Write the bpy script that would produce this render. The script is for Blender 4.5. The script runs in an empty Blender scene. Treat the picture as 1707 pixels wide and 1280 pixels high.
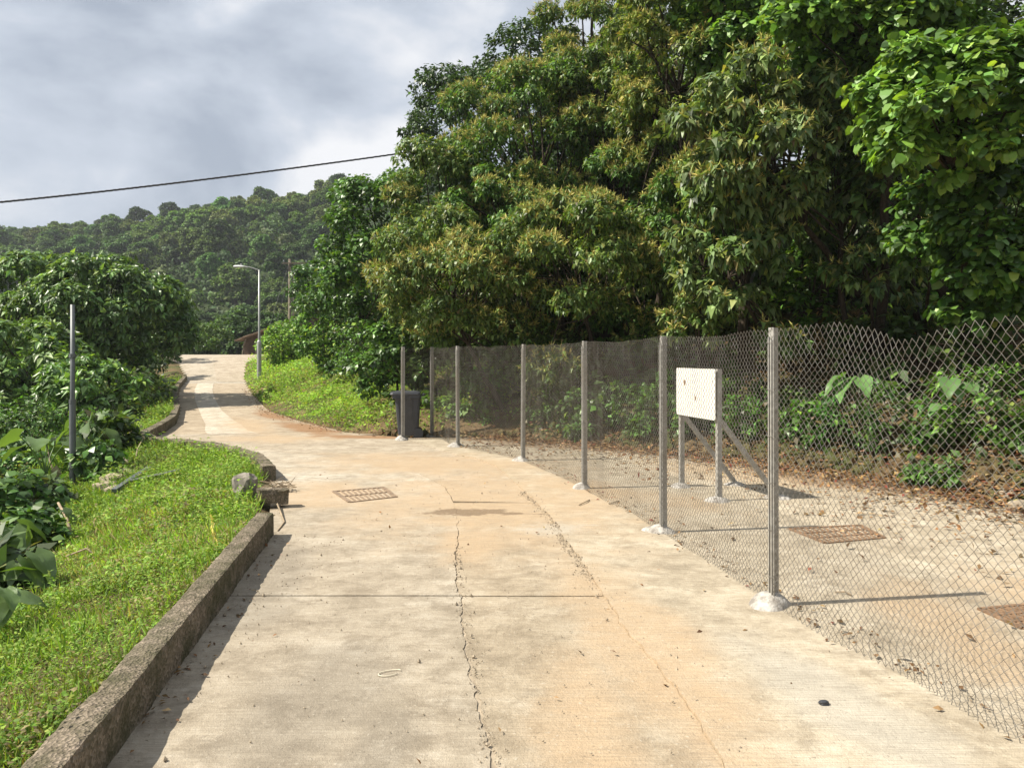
import bpy, bmesh, math, random
import numpy as np

# ------------------------------------------------------------------ camera, sky, sun, exposure
F, CX, HY, EYE = 1290.0, 853.5, 594.0, 1.61      # focal length (px), image centre x, horizon row, eye height
SC = bpy.context.scene
COL = SC.collection
cam_d = bpy.data.cameras.new('camera'); cam = bpy.data.objects.new('camera', cam_d); COL.objects.link(cam)
cam.location = (0, 0, EYE); cam.rotation_euler = (math.radians(90), 0, 0)
cam_d.sensor_width = 36; cam_d.lens = F / 1707 * 36; cam_d.shift_y = -(640 - HY) / 1707
cam_d.clip_start = 0.05; cam_d.clip_end = 3000
SC.camera = cam

SUN_DIR = np.array([-1.54, -0.25, 1.80]); SUN_DIR /= np.linalg.norm(SUN_DIR)
SUN_EL = math.asin(SUN_DIR[2]); SUN_AZ = math.atan2(SUN_DIR[0], SUN_DIR[1])     # azimuth from +Y towards +X
sun_d = bpy.data.lights.new('sun', 'SUN'); sun = bpy.data.objects.new('sun', sun_d); COL.objects.link(sun)
sun_d.energy = 5.0; sun_d.angle = math.radians(0.55); sun_d.color = (1.0, 0.925, 0.80)
from mathutils import Vector
sun.rotation_euler = Vector(SUN_DIR).to_track_quat('Z', 'Y').to_euler()
sun.location = (0, 0, 60)

world = bpy.data.worlds.new('World'); SC.world = world; world.use_nodes = True
def build_world():
    nt = world.node_tree; nt.nodes.clear(); N = nt.nodes.new; K = nt.links.new
    out = N('ShaderNodeOutputWorld'); bg = N('ShaderNodeBackground'); bg.inputs['Strength'].default_value = 0.054
    sky = N('ShaderNodeTexSky'); sky.sky_type = 'NISHITA'; sky.sun_disc = False
    sky.sun_elevation = SUN_EL; sky.sun_rotation = SUN_AZ; sky.dust_density = 2.5
    tc = N('ShaderNodeTexCoord'); mp = N('ShaderNodeMapping'); mp.inputs['Scale'].default_value = (1, 1, 1.7)
    mp.inputs['Location'].default_value = (1.7, 0.9, 0.45)
    K(tc.outputs['Generated'], mp.inputs['Vector'])
    n1 = N('ShaderNodeTexNoise'); n1.inputs['Scale'].default_value = 3.3; n1.inputs['Detail'].default_value = 7
    n1.inputs['Roughness'].default_value = 0.52; n1.inputs['Distortion'].default_value = 0.25
    K(mp.outputs[0], n1.inputs['Vector'])
    r1 = N('ShaderNodeValToRGB'); e = r1.color_ramp.elements
    e[0].position = 0.38; e[0].color = (4.3, 4.9, 5.9, 1); e[1].position = 0.62; e[1].color = (9.8, 9.9, 10.2, 1)
    m = r1.color_ramp.elements.new(0.50); m.color = (6.3, 6.9, 7.9, 1)
    K(n1.outputs['Fac'], r1.inputs['Fac'])
    n2 = N('ShaderNodeTexNoise'); n2.inputs['Scale'].default_value = 1.3; n2.inputs['Detail'].default_value = 4
    K(mp.outputs[0], n2.inputs['Vector'])
    r2 = N('ShaderNodeValToRGB'); e = r2.color_ramp.elements
    e[0].position = 0.30; e[0].color = (.80, .80, .80, 1); e[1].position = 0.5; e[1].color = (.97, .97, .97, 1)
    K(n2.outputs['Fac'], r2.inputs['Fac'])
    mx = N('ShaderNodeMix'); mx.data_type = 'RGBA'
    K(r2.outputs['Color'], mx.inputs['Factor']); K(sky.outputs[0], mx.inputs['A']); K(r1.outputs['Color'], mx.inputs['B'])
    K(mx.outputs['Result'], bg.inputs['Color']); K(bg.outputs[0], out.inputs['Surface'])
build_world()
SC.view_settings.view_transform = 'Standard'; SC.view_settings.look = 'None'
SC.view_settings.exposure = 0.85; SC.view_settings.gamma = 1.0; SC.view_settings.use_curve_mapping = False
SC.render.engine = 'CYCLES'
SC.cycles.max_bounces = 6; SC.cycles.diffuse_bounces = 3; SC.cycles.glossy_bounces = 2
SC.cycles.transmission_bounces = 4; SC.cycles.use_denoising = True

rng = np.random.default_rng(18)
UP = np.array([0, 0, 1.0])

# ------------------------------------------------------------------ helpers
def W(px, py, d):                                  # a pixel's direction at a chosen depth
    return np.array([(px - CX) / F * d, d, EYE - (py - HY) / F * d])
def G(px, py):                                     # a pixel on the flat part of the ground (z = 0)
    d = EYE * F / (py - HY); return np.array([(px - CX) / F * d, d])
def nrm(v): return v / np.maximum(np.linalg.norm(v, axis=-1, keepdims=True), 1e-9)
def sstep(a, b, x):
    t = np.clip((x - a) / (b - a), 0, 1); return t * t * (3 - 2 * t)
def _h(ix, iy, iz, s):
    n = (ix * 73856093) ^ (iy * 19349663) ^ (iz * 83492791) ^ (s * 2654435)
    n = (n ^ (n >> 13)) * 1274126177 & 0x7fffffff
    return ((n ^ (n >> 16)) & 0xffff) / 65535.0
def vnoise(p, scale, seed=0):                      # value noise, -1..1
    q = np.asarray(p, float) * scale; i = np.floor(q).astype(np.int64); f = q - i; f = f * f * (3 - 2 * f)
    r = 0
    for dx in (0, 1):
        for dy in (0, 1):
            for dz in (0, 1):
                w = (f[..., 0] if dx else 1 - f[..., 0]) * (f[..., 1] if dy else 1 - f[..., 1]) * (f[..., 2] if dz else 1 - f[..., 2])
                r = r + w * _h(i[..., 0] + dx, i[..., 1] + dy, i[..., 2] + dz, seed)
    return r * 2 - 1
def n2(x, y, scale, seed=0):
    x, y = np.broadcast_arrays(np.asarray(x, float), np.asarray(y, float))
    return vnoise(np.stack([x, y, np.zeros_like(x)], -1), scale, seed)

class MB:                                          # mesh builder
    def __init__(s): s.V = []; s.T = []; s.Q = []; s.C = []; s.n = 0
    def add(s, V, T=None, Q=None, C=None):
        V = np.asarray(V, float).reshape(-1, 3)
        s.V.append(V)
        if T is not None and len(T): s.T.append(np.asarray(T, np.int64) + s.n)
        if Q is not None and len(Q): s.Q.append(np.asarray(Q, np.int64) + s.n)
        if C is not None: s.C.append(np.broadcast_to(np.asarray(C, float), (len(V), 3)))
        s.n += len(V); return s
    def box(s, c, size, R=None):
        v = np.array([[x, y, z] for x in (-.5, .5) for y in (-.5, .5) for z in (-.5, .5)]) * np.asarray(size, float)
        if R is not None: v = v @ np.asarray(R).T
        return s.add(v + np.asarray(c, float), Q=[[0, 1, 3, 2], [4, 6, 7, 5], [0, 4, 5, 1], [2, 3, 7, 6], [0, 2, 6, 4], [1, 5, 7, 3]])
    def tube(s, path, rad, sides=6, cap=True):
        path = np.asarray(path, float); n = len(path); rad = np.broadcast_to(rad, (n,))
        t = nrm(np.gradient(path, axis=0)); ref = np.array([0.31, 0.17, 0.93])
        if abs((t @ ref)).max() > .97: ref = np.array([1., .13, .05])
        a = nrm(np.cross(t, ref)); b = np.cross(t, a)
        an = np.arange(sides) / sides * 2 * np.pi
        V = path[:, None] + rad[:, None, None] * (np.cos(an)[None, :, None] * a[:, None] + np.sin(an)[None, :, None] * b[:, None])
        i = np.arange(n - 1)[:, None] * sides; j = np.arange(sides)[None]; k = (j + 1) % sides
        Q = np.stack([i + j, i + k, i + sides + k, i + sides + j], -1).reshape(-1, 4)
        T = []
        if cap:
            for q in range(1, sides - 1): T += [[0, q + 1, q], [(n - 1) * sides, (n - 1) * sides + q, (n - 1) * sides + q + 1]]
        return s.add(V.reshape(-1, 3), T=T, Q=Q)
    def lathe(s, c, prof, sides=16, jit=0, seed=0):          # prof: (r, z) pairs
        prof = np.asarray(prof, float); an = np.arange(sides) / sides * 2 * np.pi
        V = np.stack([prof[:, 0, None] * np.cos(an), prof[:, 0, None] * np.sin(an), np.broadcast_to(prof[:, 1, None], (len(prof), sides))], -1)
        if jit:
            o = vnoise(V + np.asarray(c), 7 , seed)[..., None]; V = V * (1 + jit * o * np.array([1, 1, .6]))
        n = len(prof); i = np.arange(n - 1)[:, None] * sides; j = np.arange(sides)[None]; k = (j + 1) % sides
        Q = np.stack([i + j, i + k, i + sides + k, i + sides + j], -1).reshape(-1, 4)
        T = [[(n - 1) * sides, (n - 1) * sides + q, (n - 1) * sides + q + 1] for q in range(1, sides - 1)]
        return s.add(V.reshape(-1, 3) + np.asarray(c, float), T=T, Q=Q)
    def mesh(s, name, smooth=False):
        V = np.concatenate(s.V) if s.V else np.zeros((0, 3))
        T = np.concatenate(s.T) if s.T else np.zeros((0, 3), int)
        Q = np.concatenate(s.Q) if s.Q else np.zeros((0, 4), int)
        me = bpy.data.meshes.new(name)
        me.vertices.add(len(V)); me.vertices.foreach_set('co', V.astype(np.float32).ravel())
        li = np.concatenate([T.ravel(), Q.ravel()]).astype(np.int32)
        me.loops.add(len(li)); me.loops.foreach_set('vertex_index', li)
        np_ = len(T) + len(Q); me.polygons.add(np_)
        st = np.concatenate([np.arange(len(T)) * 3, len(T) * 3 + np.arange(len(Q)) * 4]).astype(np.int32)
        me.polygons.foreach_set('loop_start', st)
        me.polygons.foreach_set('use_smooth', np.full(np_, bool(smooth)))
        if s.C:
            C = np.concatenate(s.C); at = me.color_attributes.new('Col', 'FLOAT_COLOR', 'POINT')
            at.data.foreach_set('color', np.concatenate([C, np.ones((len(C), 1))], 1).astype(np.float32).ravel())
        me.update(calc_edges=True); me.validate(); return me
    def obj(s, name, mat, parent=None, smooth=False, loc=None):
        return link(name, s.mesh(name, smooth), mat, parent, loc)

def link(name, me, mat, parent=None, loc=None):
    o = bpy.data.objects.new(name, me); COL.objects.link(o)
    if mat is not None and me is not None and not len(me.materials): me.materials.append(mat)
    if parent is not None: o.parent = parent
    if loc is not None: o.location = loc
    return o
def tag(o, label=None, cat=None, group=None, kind=None):
    if label: o['label'] = label
    if cat: o['category'] = cat
    if group: o['group'] = group
    if kind: o['kind'] = kind
    return o
def thing(name, label, cat, loc=(0, 0, 0), group=None, rz=0):
    o = bpy.data.objects.new(name, None); COL.objects.link(o); o.location = loc; o.rotation_euler = (0, 0, rz)
    o.empty_display_size = .2
    return tag(o, label, cat, group)

# ------------------------------------------------------------------ materials
MATS = {}
class NT:
    def __init__(s, name):
        s.m = bpy.data.materials.new(name); s.m.use_nodes = True; s.t = s.m.node_tree; s.t.nodes.clear()
        s.out = s.N('ShaderNodeOutputMaterial'); MATS[name] = s.m
    def N(s, t, **kw):
        n = s.t.nodes.new(t)
        for k, v in kw.items():
            if k in n.inputs: s.set(n.inputs[k], v)
            else: setattr(n, k, v)
        return n
    def set(s, inp, v):
        if hasattr(v, 'is_output') or isinstance(v, bpy.types.NodeSocket): s.t.links.new(v, inp)
        else: inp.default_value = v
    def noise(s, scale, detail=4, rough=.55, vec=None, dist=0):
        n = s.N('ShaderNodeTexNoise'); n.inputs['Scale'].default_value = scale; n.inputs['Detail'].default_value = detail
        n.inputs['Roughness'].default_value = rough; n.inputs['Distortion'].default_value = dist
        if vec is not None: s.t.links.new(vec, n.inputs['Vector'])
        return n.outputs['Fac']
    def ramp(s, fac, pts):
        r = s.N('ShaderNodeValToRGB'); s.t.links.new(fac, r.inputs['Fac']); e = r.color_ramp.elements
        def c4(c): return (c, c, c, 1) if not hasattr(c, '__len__') else tuple(c[:3]) + (1,)
        e[0].position, e[0].color = pts[0][0], c4(pts[0][1]); e[1].position, e[1].color = pts[-1][0], c4(pts[-1][1])
        for p, c in pts[1:-1]: q = e.new(p); q.color = c4(c)
        return r.outputs['Color']
    def mix(s, fac, a, b, mode='MIX'):
        m = s.N('ShaderNodeMix', data_type='RGBA', blend_type=mode)
        s.set(m.inputs['Factor'], fac)
        for k, v in (('A', a), ('B', b)):
            if isinstance(v, (tuple, list)): m.inputs[k].default_value = tuple(v[:3]) + (1,)
            else: s.set(m.inputs[k], v)
        return m.outputs['Result']
    def math(s, op, a, b=0.0, clamp=False):
        m = s.N('ShaderNodeMath', operation=op); m.use_clamp = clamp; s.set(m.inputs[0], a); s.set(m.inputs[1], b); return m.outputs[0]
    def pos(s): return s.N('ShaderNodeNewGeometry').outputs['Position']
    def objc(s): return s.N('ShaderNodeTexCoord').outputs['Object']
    def mapv(s, vec, scale=(1, 1, 1), loc=(0, 0, 0), rot=(0, 0, 0)):
        m = s.N('ShaderNodeMapping'); m.inputs['Scale'].default_value = scale; m.inputs['Location'].default_value = loc; m.inputs['Rotation'].default_value = rot
        s.t.links.new(vec, m.inputs['Vector']); return m.outputs[0]
    def bump(s, h, strength=.3, dist=.01):
        b = s.N('ShaderNodeBump'); b.inputs['Strength'].default_value = strength; b.inputs['Distance'].default_value = dist
        s.t.links.new(h, b.inputs['Height']); return b.outputs[0]
    def pbr(s, color, rough=.8, metal=0., normal=None, spec=None):
        p = s.N('ShaderNodeBsdfPrincipled')
        if isinstance(color, (tuple, list)): p.inputs['Base Color'].default_value = tuple(color[:3]) + (1,)
        else: s.set(p.inputs['Base Color'], color)
        s.set(p.inputs['Roughness'], rough); p.inputs['Metallic'].default_value = metal
        if spec is not None: p.inputs['Specular IOR Level'].default_value = spec
        if normal is not None: s.set(p.inputs['Normal'], normal)
        s.t.links.new(p.outputs[0], s.out.inputs['Surface']); return p

def mat_concrete():
    n = NT('concrete'); P = n.pos()
    base = n.ramp(n.math('ADD', n.math('MULTIPLY', n.noise(1.3, 9, .7, P), .55), n.math('MULTIPLY', n.noise(6.5, 9, .75, n.mapv(P, (.95, 1.05, 1))), .45)), [(.36, (.265, .23, .178)), (.5, (.395, .35, .28)), (.63, (.495, .455, .385))])
    # fine grey-brown weathering blotches
    blo = n.ramp(n.noise(3.6, 9, .78, n.mapv(P, (.95, 1.05, 1)), .3), [(.46, 0), (.62, 1)])
    base = n.mix(n.math('MULTIPLY', blo, .7), base, (0.208, 0.176, 0.132))
    oi = n.N('ShaderNodeObjectInfo')
    base = n.mix(1.0, base, oi.outputs['Color'], 'MULTIPLY')
    # orange earth washed over the yard: blots with soft edges
    sx = n.N('ShaderNodeSeparateXYZ'); n.t.links.new(P, sx.inputs[0])
    wob = n.noise(1.7, 5, .6, P)
    wob2 = n.noise(5.5, 6, .65, P)
    def blot(cx, cy, rx, ry, rot, soft=.7, fine=0.):
        c, s_ = math.cos(rot), math.sin(rot)
        dx = n.math('SUBTRACT', sx.outputs[0], cx); dy = n.math('SUBTRACT', sx.outputs[1], cy)
        u = n.math('DIVIDE', n.math('ADD', n.math('MULTIPLY', dx, c), n.math('MULTIPLY', dy, s_)), rx)
        v = n.math('DIVIDE', n.math('SUBTRACT', n.math('MULTIPLY', dy, c), n.math('MULTIPLY', dx, s_)), ry)
        r = n.math('SQRT', n.math('ADD', n.math('MULTIPLY', u, u), n.math('MULTIPLY', v, v)))
        r = n.math('ADD', r, n.math('MULTIPLY', n.math('SUBTRACT', wob2 if fine else wob, .5), fine or 1.5))
        m = n.N('ShaderNodeMapRange'); m.interpolation_type = 'SMOOTHSTEP'
        n.set(m.inputs['Value'], r); m.inputs['From Min'].default_value = 1.0; m.inputs['From Max'].default_value = 1.0 - soft
        return m.outputs[0]
    dirt = 0.0
    for b in ((-.3, 8.6, 2.2, 3.2, .3), (.72, 4.4, .5, 2.6, .12), (.35, 3.4, .35, 1.3, .05), (-2.2, 9.0, 1.1, 1.4, .2), (-1.2, 11.6, 3.0, 1.8, -.3), (.9, 9.3, .8, 2.6, .75), (2.6, 4.6, .5, 1.4, -.1),
              (3.6, 10.6, 2.6, 1.6, -.5), (-4.6, 15.2, 1.7, 1.1, 0), (-6.2, 18.2, .8, 3.5, .4), (3.9, 5.2, 1.2, 1.0, .3), (-.35, 6.7, .5, 1.0, 0)):
        dirt = n.math('MAXIMUM', dirt, blot(*b, soft=.8))
    base = n.mix(n.math('MULTIPLY', dirt, n.ramp(n.noise(9, 4, .6, P), [(.3, .6), (.7, .95)])), base, (.425, .315, .20))
    # damp sand patch and wheel-worn grey patches
    damp = n.math('MAXIMUM', blot(-.42, 8.0, .50, .20, .06, .35, 2.2), blot(-.10, 7.95, .42, .07, -.12, .4, 1.6))
    base = n.mix(n.math('MULTIPLY', damp, .8), base, (0.160, 0.108, 0.064))
    dk = n.math('MAXIMUM', blot(-.9, 3.6, .55, .9, .1), blot(-.55, 3.2, .25, .6, 0))
    dk = n.math('MAXIMUM', dk, blot(-1.7, 5.6, .3, 1.6, .1))
    base = n.mix(n.math('MULTIPLY', dk, .35), base, (0.136, 0.124, 0.104))
    pale = n.math('MAXIMUM', blot(.40, 7.2, .45, .33, .1, .8, 2.2), blot(1.5, 3.6, .35, 1.2, .2))
    base = n.mix(n.math('MULTIPLY', pale, .6), base, (0.416, 0.392, 0.336))
    mud = n.math('MAXIMUM', n.math('MAXIMUM', blot(-4.6, 17.4, 2.6, .6, 2.11, .6), blot(-6.6, 21.3, 2.6, .42, 2.06, .6)), blot(-3.0, 15.5, 1.6, .42, -.2, .6))
    base = n.mix(n.math('MULTIPLY', mud, .95), base, (.27, .15, .072))
    back = n.math('MAXIMUM', blot(1.0, 13.9, 2.6, .7, -.55, .5), blot(4.3, 10.0, 2.2, .8, -.95, .5))
    base = n.mix(n.math('MULTIPLY', back, .7), base, (0.248, 0.160, 0.092))
    # brushed finish: fine ridges across the road
    bw = n.mapv(P, (2.2, 55, 1)); br = n.noise(1.6, 3, .6, bw)
    bw2 = n.mapv(P, (6, 150, 1)); br2 = n.noise(1.0, 2, .5, bw2)
    base = n.mix(n.ramp(n.math('ADD', n.math('MULTIPLY', br, .6), n.math('MULTIPLY', br2, .4)), [(.40, .34), (.58, 0)]), base, (0.168, 0.140, 0.104))
    # pits and pale grit
    grit = n.noise(140, 2, .5, P); spk = n.noise(42, 3, .7, P)
    base = n.mix(n.ramp(spk, [(.60, 0), (.72, .5)]), base, (0.496, 0.456, 0.376))
    base = n.mix(n.ramp(spk, [(.27, .65), (.38, 0)]), base, (0.120, 0.104, 0.080))
    h = n.math('ADD', n.math('ADD', n.math('MULTIPLY', br, .5), n.math('MULTIPLY', br2, .5)), n.math('ADD', n.math('MULTIPLY', grit, .5), n.math('MULTIPLY', spk, 1.0)))
    n.pbr(base, .9, normal=n.bump(h, .55, .012), spec=.25)
def mat_kerb():
    n = NT('old_concrete'); P = n.pos()
    base = n.ramp(n.noise(2.2, 5, .6, P), [(.3, (0.112, 0.095, 0.066)), (.55, (0.182, 0.158, 0.115)), (.75, (0.252, 0.217, 0.168))])
    v = n.N('ShaderNodeTexVoronoi'); v.inputs['Scale'].default_value = 75; n.t.links.new(P, v.inputs['Vector'])
    base = n.mix(.55, base, n.ramp(v.outputs['Color'], [(.15, (0.077, 0.063, 0.045)), (.5, (0.182, 0.147, 0.108)), (.85, (0.364, 0.294, 0.231))]))
    moss = n.ramp(n.noise(4.5, 6, .7, P), [(.42, 0), (.62, .8)])
    base = n.mix(moss, base, (0.059, 0.059, 0.028))
    n.pbr(base, .95, normal=n.bump(n.math('ADD', v.outputs['Distance'], n.noise(60, 4, .6, P)), .8, .012), spec=.2)
def mat_soil():
    n = NT('soil'); P = n.pos()
    base = n.ramp(n.noise(2.5, 7, .65, P), [(.3, (.06, .042, .024)), (.5, (.12, .085, .045)), (.7, (.20, .135, .075))])
    g = n.ramp(n.noise(.9, 6, .6, P), [(.45, 0), (.6, .8)])
    base = n.mix(g, base, (.05, .075, .02))
    sx = n.N('ShaderNodeSeparateXYZ'); n.t.links.new(P, sx.inputs[0]); mr = n.N('ShaderNodeMapRange'); n.set(mr.inputs['Value'], sx.outputs[1]); mr.inputs['From Min'].default_value = 52; mr.inputs['From Max'].default_value = 70
    base = n.mix(mr.outputs[0], base, n.mix(n.noise(.8, 5, .6, P), (.018, .03, .01), (.045, .065, .022)))
    n.pbr(base, .95, normal=n.bump(n.noise(20, 6, .6, P), .7, .05), spec=.15)
def mat_leaf(name, rough=.45, trans=.28, tint=(1.5, 1.5, .5), spec=.4):
    n = NT(name); a = n.N('ShaderNodeAttribute', attribute_name='Col'); c = a.outputs['Color']
    oi = n.N('ShaderNodeObjectInfo')
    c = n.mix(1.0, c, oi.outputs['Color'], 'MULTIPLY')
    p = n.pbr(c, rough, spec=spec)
    t = n.N('ShaderNodeBsdfTranslucent'); n.t.links.new(n.mix(1.0, c, tint, 'MULTIPLY'), t.inputs['Color'])
    m = n.N('ShaderNodeMixShader'); m.inputs[0].default_value = trans
    n.t.links.new(p.outputs[0], m.inputs[1]); n.t.links.new(t.outputs[0], m.inputs[2]); n.t.links.new(m.outputs[0], n.out.inputs['Surface'])
def mat_bark():
    n = NT('bark'); P = n.mapv(n.pos(), (6, 6, 1.4))
    n.pbr(n.ramp(n.noise(4, 6, .65, P), [(.3, (.025, .019, .014)), (.7, (.085, .068, .05))]), .95, normal=n.bump(n.noise(9, 6, .6, P), .8, .02), spec=.15)
def mat_galv():
    n = NT('galvanised_steel'); P = n.pos()
    c = n.ramp(n.noise(28, 4, .7, P), [(.3, (.23, .225, .205)), (.7, (.42, .41, .38))])
    c = n.mix(n.ramp(n.noise(5, 5, .6, n.mapv(P, (1, 1, .25))), [(.5, 0), (.72, .6)]), c, (.23, .19, .13))
    n.pbr(c, .55, .12, n.bump(n.noise(90, 3, .6, P), .25, .004))
def mat_wire():
    n = NT('fence_wire'); P = n.pos()
    n.pbr(n.ramp(n.noise(9, 4, .6, P), [(.35, (.095, .082, .064)), (.65, (.20, .19, .17))]), .5, .15)
def mat_plaster():
    n = NT('mortar'); P = n.pos()
    c = n.ramp(n.noise(14, 6, .65, P), [(.38, (.22, .20, .175)), (.66, (.52, .50, .46))])
    n.pbr(c, .9, normal=n.bump(n.noise(30, 6, .65, P), .8, .02), spec=.2)
def simple(name, c, rough=.6, metal=0., var=.35, scale=12, spec=None, bump=.2):
    n = NT(name); P = n.objc(); c = np.array(c)
    n.pbr(n.ramp(n.noise(scale, 5, .6, P), [(.3, tuple(c * (1 - var))), (.7, tuple(np.minimum(c * (1 + var), .9)))]), rough, metal, n.bump(n.noise(scale * 5, 4, .6, P), bump, .005), spec)
mat_concrete(); mat_kerb(); mat_soil(); mat_bark(); mat_galv(); mat_wire(); mat_plaster()
mat_leaf('leaf'); mat_leaf('glossy_leaf', .42, .25, spec=.5); mat_leaf('grass', .6, .35, (1.4, 1.4, .5), .25); mat_leaf('dry_leaf', .8, .12, (1.2, 1, .7), .15)
mat_leaf('hill_leaf', .65, .2, (1.3, 1.4, .5), .25)
simple('white_board', (.68, .67, .62), .45, var=.03, scale=4, bump=.05)
simple('rust', (.23, .145, .085), .85, .2, .4, 20)
simple('iron', (.26, .19, .13), .75, .3, .4, 25)
simple('bin_plastic', (.042, .046, .055), .5, 0, .18, 6, bump=.05)
simple('grey_paint', (.33, .335, .325), .45, .3, .12, 8, bump=.05)
simple('dark_paint', (.12, .13, .135), .5, .3, .15, 8, bump=.05)
simple('lamp_white', (.68, .69, .68), .35, 0, .05, 5, bump=.02)
simple('cable_black', (.018, .018, .02), .5, 0, .1, 10)
simple('wood_old', (.14, .115, .085), .9, 0, .4, 9)
simple('roof_tin', (.20, .145, .10), .8, .1, .4, 3)
simple('hut_wall', (.085, .06, .042), .9, 0, .35, 4)
simple('stone', (.29, .24, .175), .95, 0, .4, 9, bump=.6)
simple('yellow_tape', (.50, .38, .06), .6, 0, .1, 6)
simple('black_plastic', (.035, .038, .045), .45, 0, .2, 9)
simple('blue_plastic', (.05, .20, .42), .5, 0, .1, 9)
simple('rock_grey', (.20, .18, .15), .95, 0, .45, 11, bump=.7)
simple('twig', (.27, .21, .14), .9, 0, .3, 9)
simple('taro_stalk', (.10, .17, .045), .5, 0, .2, 9)
simple('pale_wire', (.6, .55, .42), .5, 0, .1, 9)
M = MATS

# ------------------------------------------------------------------ ground shape
ZY = [-60, 18, 21, 23, 26, 30, 35, 40, 44, 50, 62, 90]
ZZ = [0, 0, -.03, -.02, .10, .31, .55, 1.08, 1.55, 1.72, 1.0, -1.0]
def zroad(y): return np.interp(y, ZY, ZZ)
LL = np.array([(-1.2, -40), (-1.2, -2), (-1.36, 1.2), (-1.585, 3.03), (-2.15, 6.97), (-2.75, 9.0), (-3.05, 10), (-3.6, 11.2), (-4.2, 12), (-4.8, 12.7), (-5.6, 13.2), (-6.25, 13.65),
               (-6.8, 14.5), (-6.95, 14.95), (-7.45, 16.7), (-8.03, 18.5), (-9.87, 23), (-11.45, 26.5), (-12.9, 30), (-14.7, 35), (-17.6, 41), (-20.5, 45), (-22, 50), (-22, 90)])
RR = np.array([(6.8, -40), (6.6, -2), (6.3, 3), (5.9, 7), (5.5, 8), (4.7, 10), (3.0, 12.3), (1.6, 13.8), (-.5, 15.2), (-2.4, 15.7), (-3.56, 16.3), (-5.2, 19), (-7.46, 23.3), (-9.9, 29), (-12.2, 35),
               (-13.9, 40), (-14.5, 42), (-13.5, 45), (-10, 49), (-8, 60), (-8, 90)])
def dist_poly(x, y, poly):
    d = np.full(np.shape(x), 1e9)
    for a, b in zip(poly[:-1], poly[1:]):
        ab = b - a; t = np.clip(((x - a[0]) * ab[0] + (y - a[1]) * ab[1]) / (ab @ ab), 0, 1)
        d = np.minimum(d, np.hypot(x - a[0] - t * ab[0], y - a[1] - t * ab[1]))
    return d
def terr(x, y):
    x = np.asarray(x, float); y = np.asarray(y, float); x, y = np.broadcast_arrays(x, y)
    zr = zroad(y)
    left = x < np.interp(y, LL[:, 1], LL[:, 0]); right = x > np.interp(y, RR[:, 1], RR[:, 0])
    dl = dist_poly(x, y, LL); dr = dist_poly(x, y, RR)
    bump = .05 * n2(x, y, 1.3, 3) + .02 * n2(x, y, 4.1, 4)
    fall = np.interp(dl, [0, .12, .3, 1.5, 4, 6, 9, 14, 30], [-.07, .06, .07, -.20, -.98, -2.1, -3.3, -4.2, -4.6])
    zl = zr + fall + bump * sstep(.2, .8, dl)
    rise = np.interp(dr, [0, .1, .5, 1.2, 3, 6, 12, 30], [-.07, .0, .22, .62, 1.5, 2.8, 4.6, 7.0])
    zg = zr + rise * (1 - .35 * sstep(15.5, 18, y) * (1 - sstep(2, 5, dr))) + 1.3 * bump * sstep(.1, .8, dr)
    z = np.where(left, zl, np.where(right, zg, zr - .07))
    ht = 27.5 + (x + 142) / 110 * 17.5
    ht = np.clip(ht, 24, 52) + 2.0 * n2(x, y, .022, 9) + 1.0 * n2(x, y, .06, 10)
    w = sstep(75, 218, y) * (1 - .7 * sstep(222, 420, y))
    z = z * (1 - sstep(60, 110, y)) + (-4 + (ht + 4) * w) * sstep(60, 110, y)
    return z
def T3(x, y, dz=0.): return np.array([x, y, float(terr(x, y)) + dz])
def on_ray(px, py, d0=2., d1=70., lift=0.):        # where a pixel's ray meets the ground
    d = np.linspace(d0, d1, 3000); x = (px - CX) / F * d; z = EYE - (py - HY) / F * d
    k = np.argmax(z <= terr(x, d) + lift); return np.array([x[k], d[k], z[k]])

def build_ground():
    def axis(segs):
        out = []
        for a, b, s in segs: out.append(np.arange(a, b, s))
        return np.concatenate(out + [[segs[-1][1]]])
    xs = axis([(-700, -200, 50), (-200, -60, 6), (-60, -24, 1.5), (-24, -10, .4), (-10, 7, .25), (7, 16, .4), (16, 60, 2), (60, 200, 7), (200, 700, 50)])
    ys = axis([(-60, -4, 4), (-4, 0, .5), (0, 19, .25), (19, 46, .4), (46, 75, 1.2), (75, 260, 5), (260, 900, 40)])
    X, Y = np.meshgrid(xs, ys); Z = terr(X, Y)
    nx, ny = len(xs), len(ys); i = np.arange(ny - 1)[:, None] * nx; j = np.arange(nx - 1)[None]
    Q = np.stack([i + j, i + j + 1, i + nx + j + 1, i + nx + j], -1).reshape(-1, 4)
    o = MB().add(np.stack([X, Y, Z], -1).reshape(-1, 3), Q=Q).obj('ground', M['soil'], smooth=True)
    tag(o, kind='structure')
build_ground()

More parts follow.
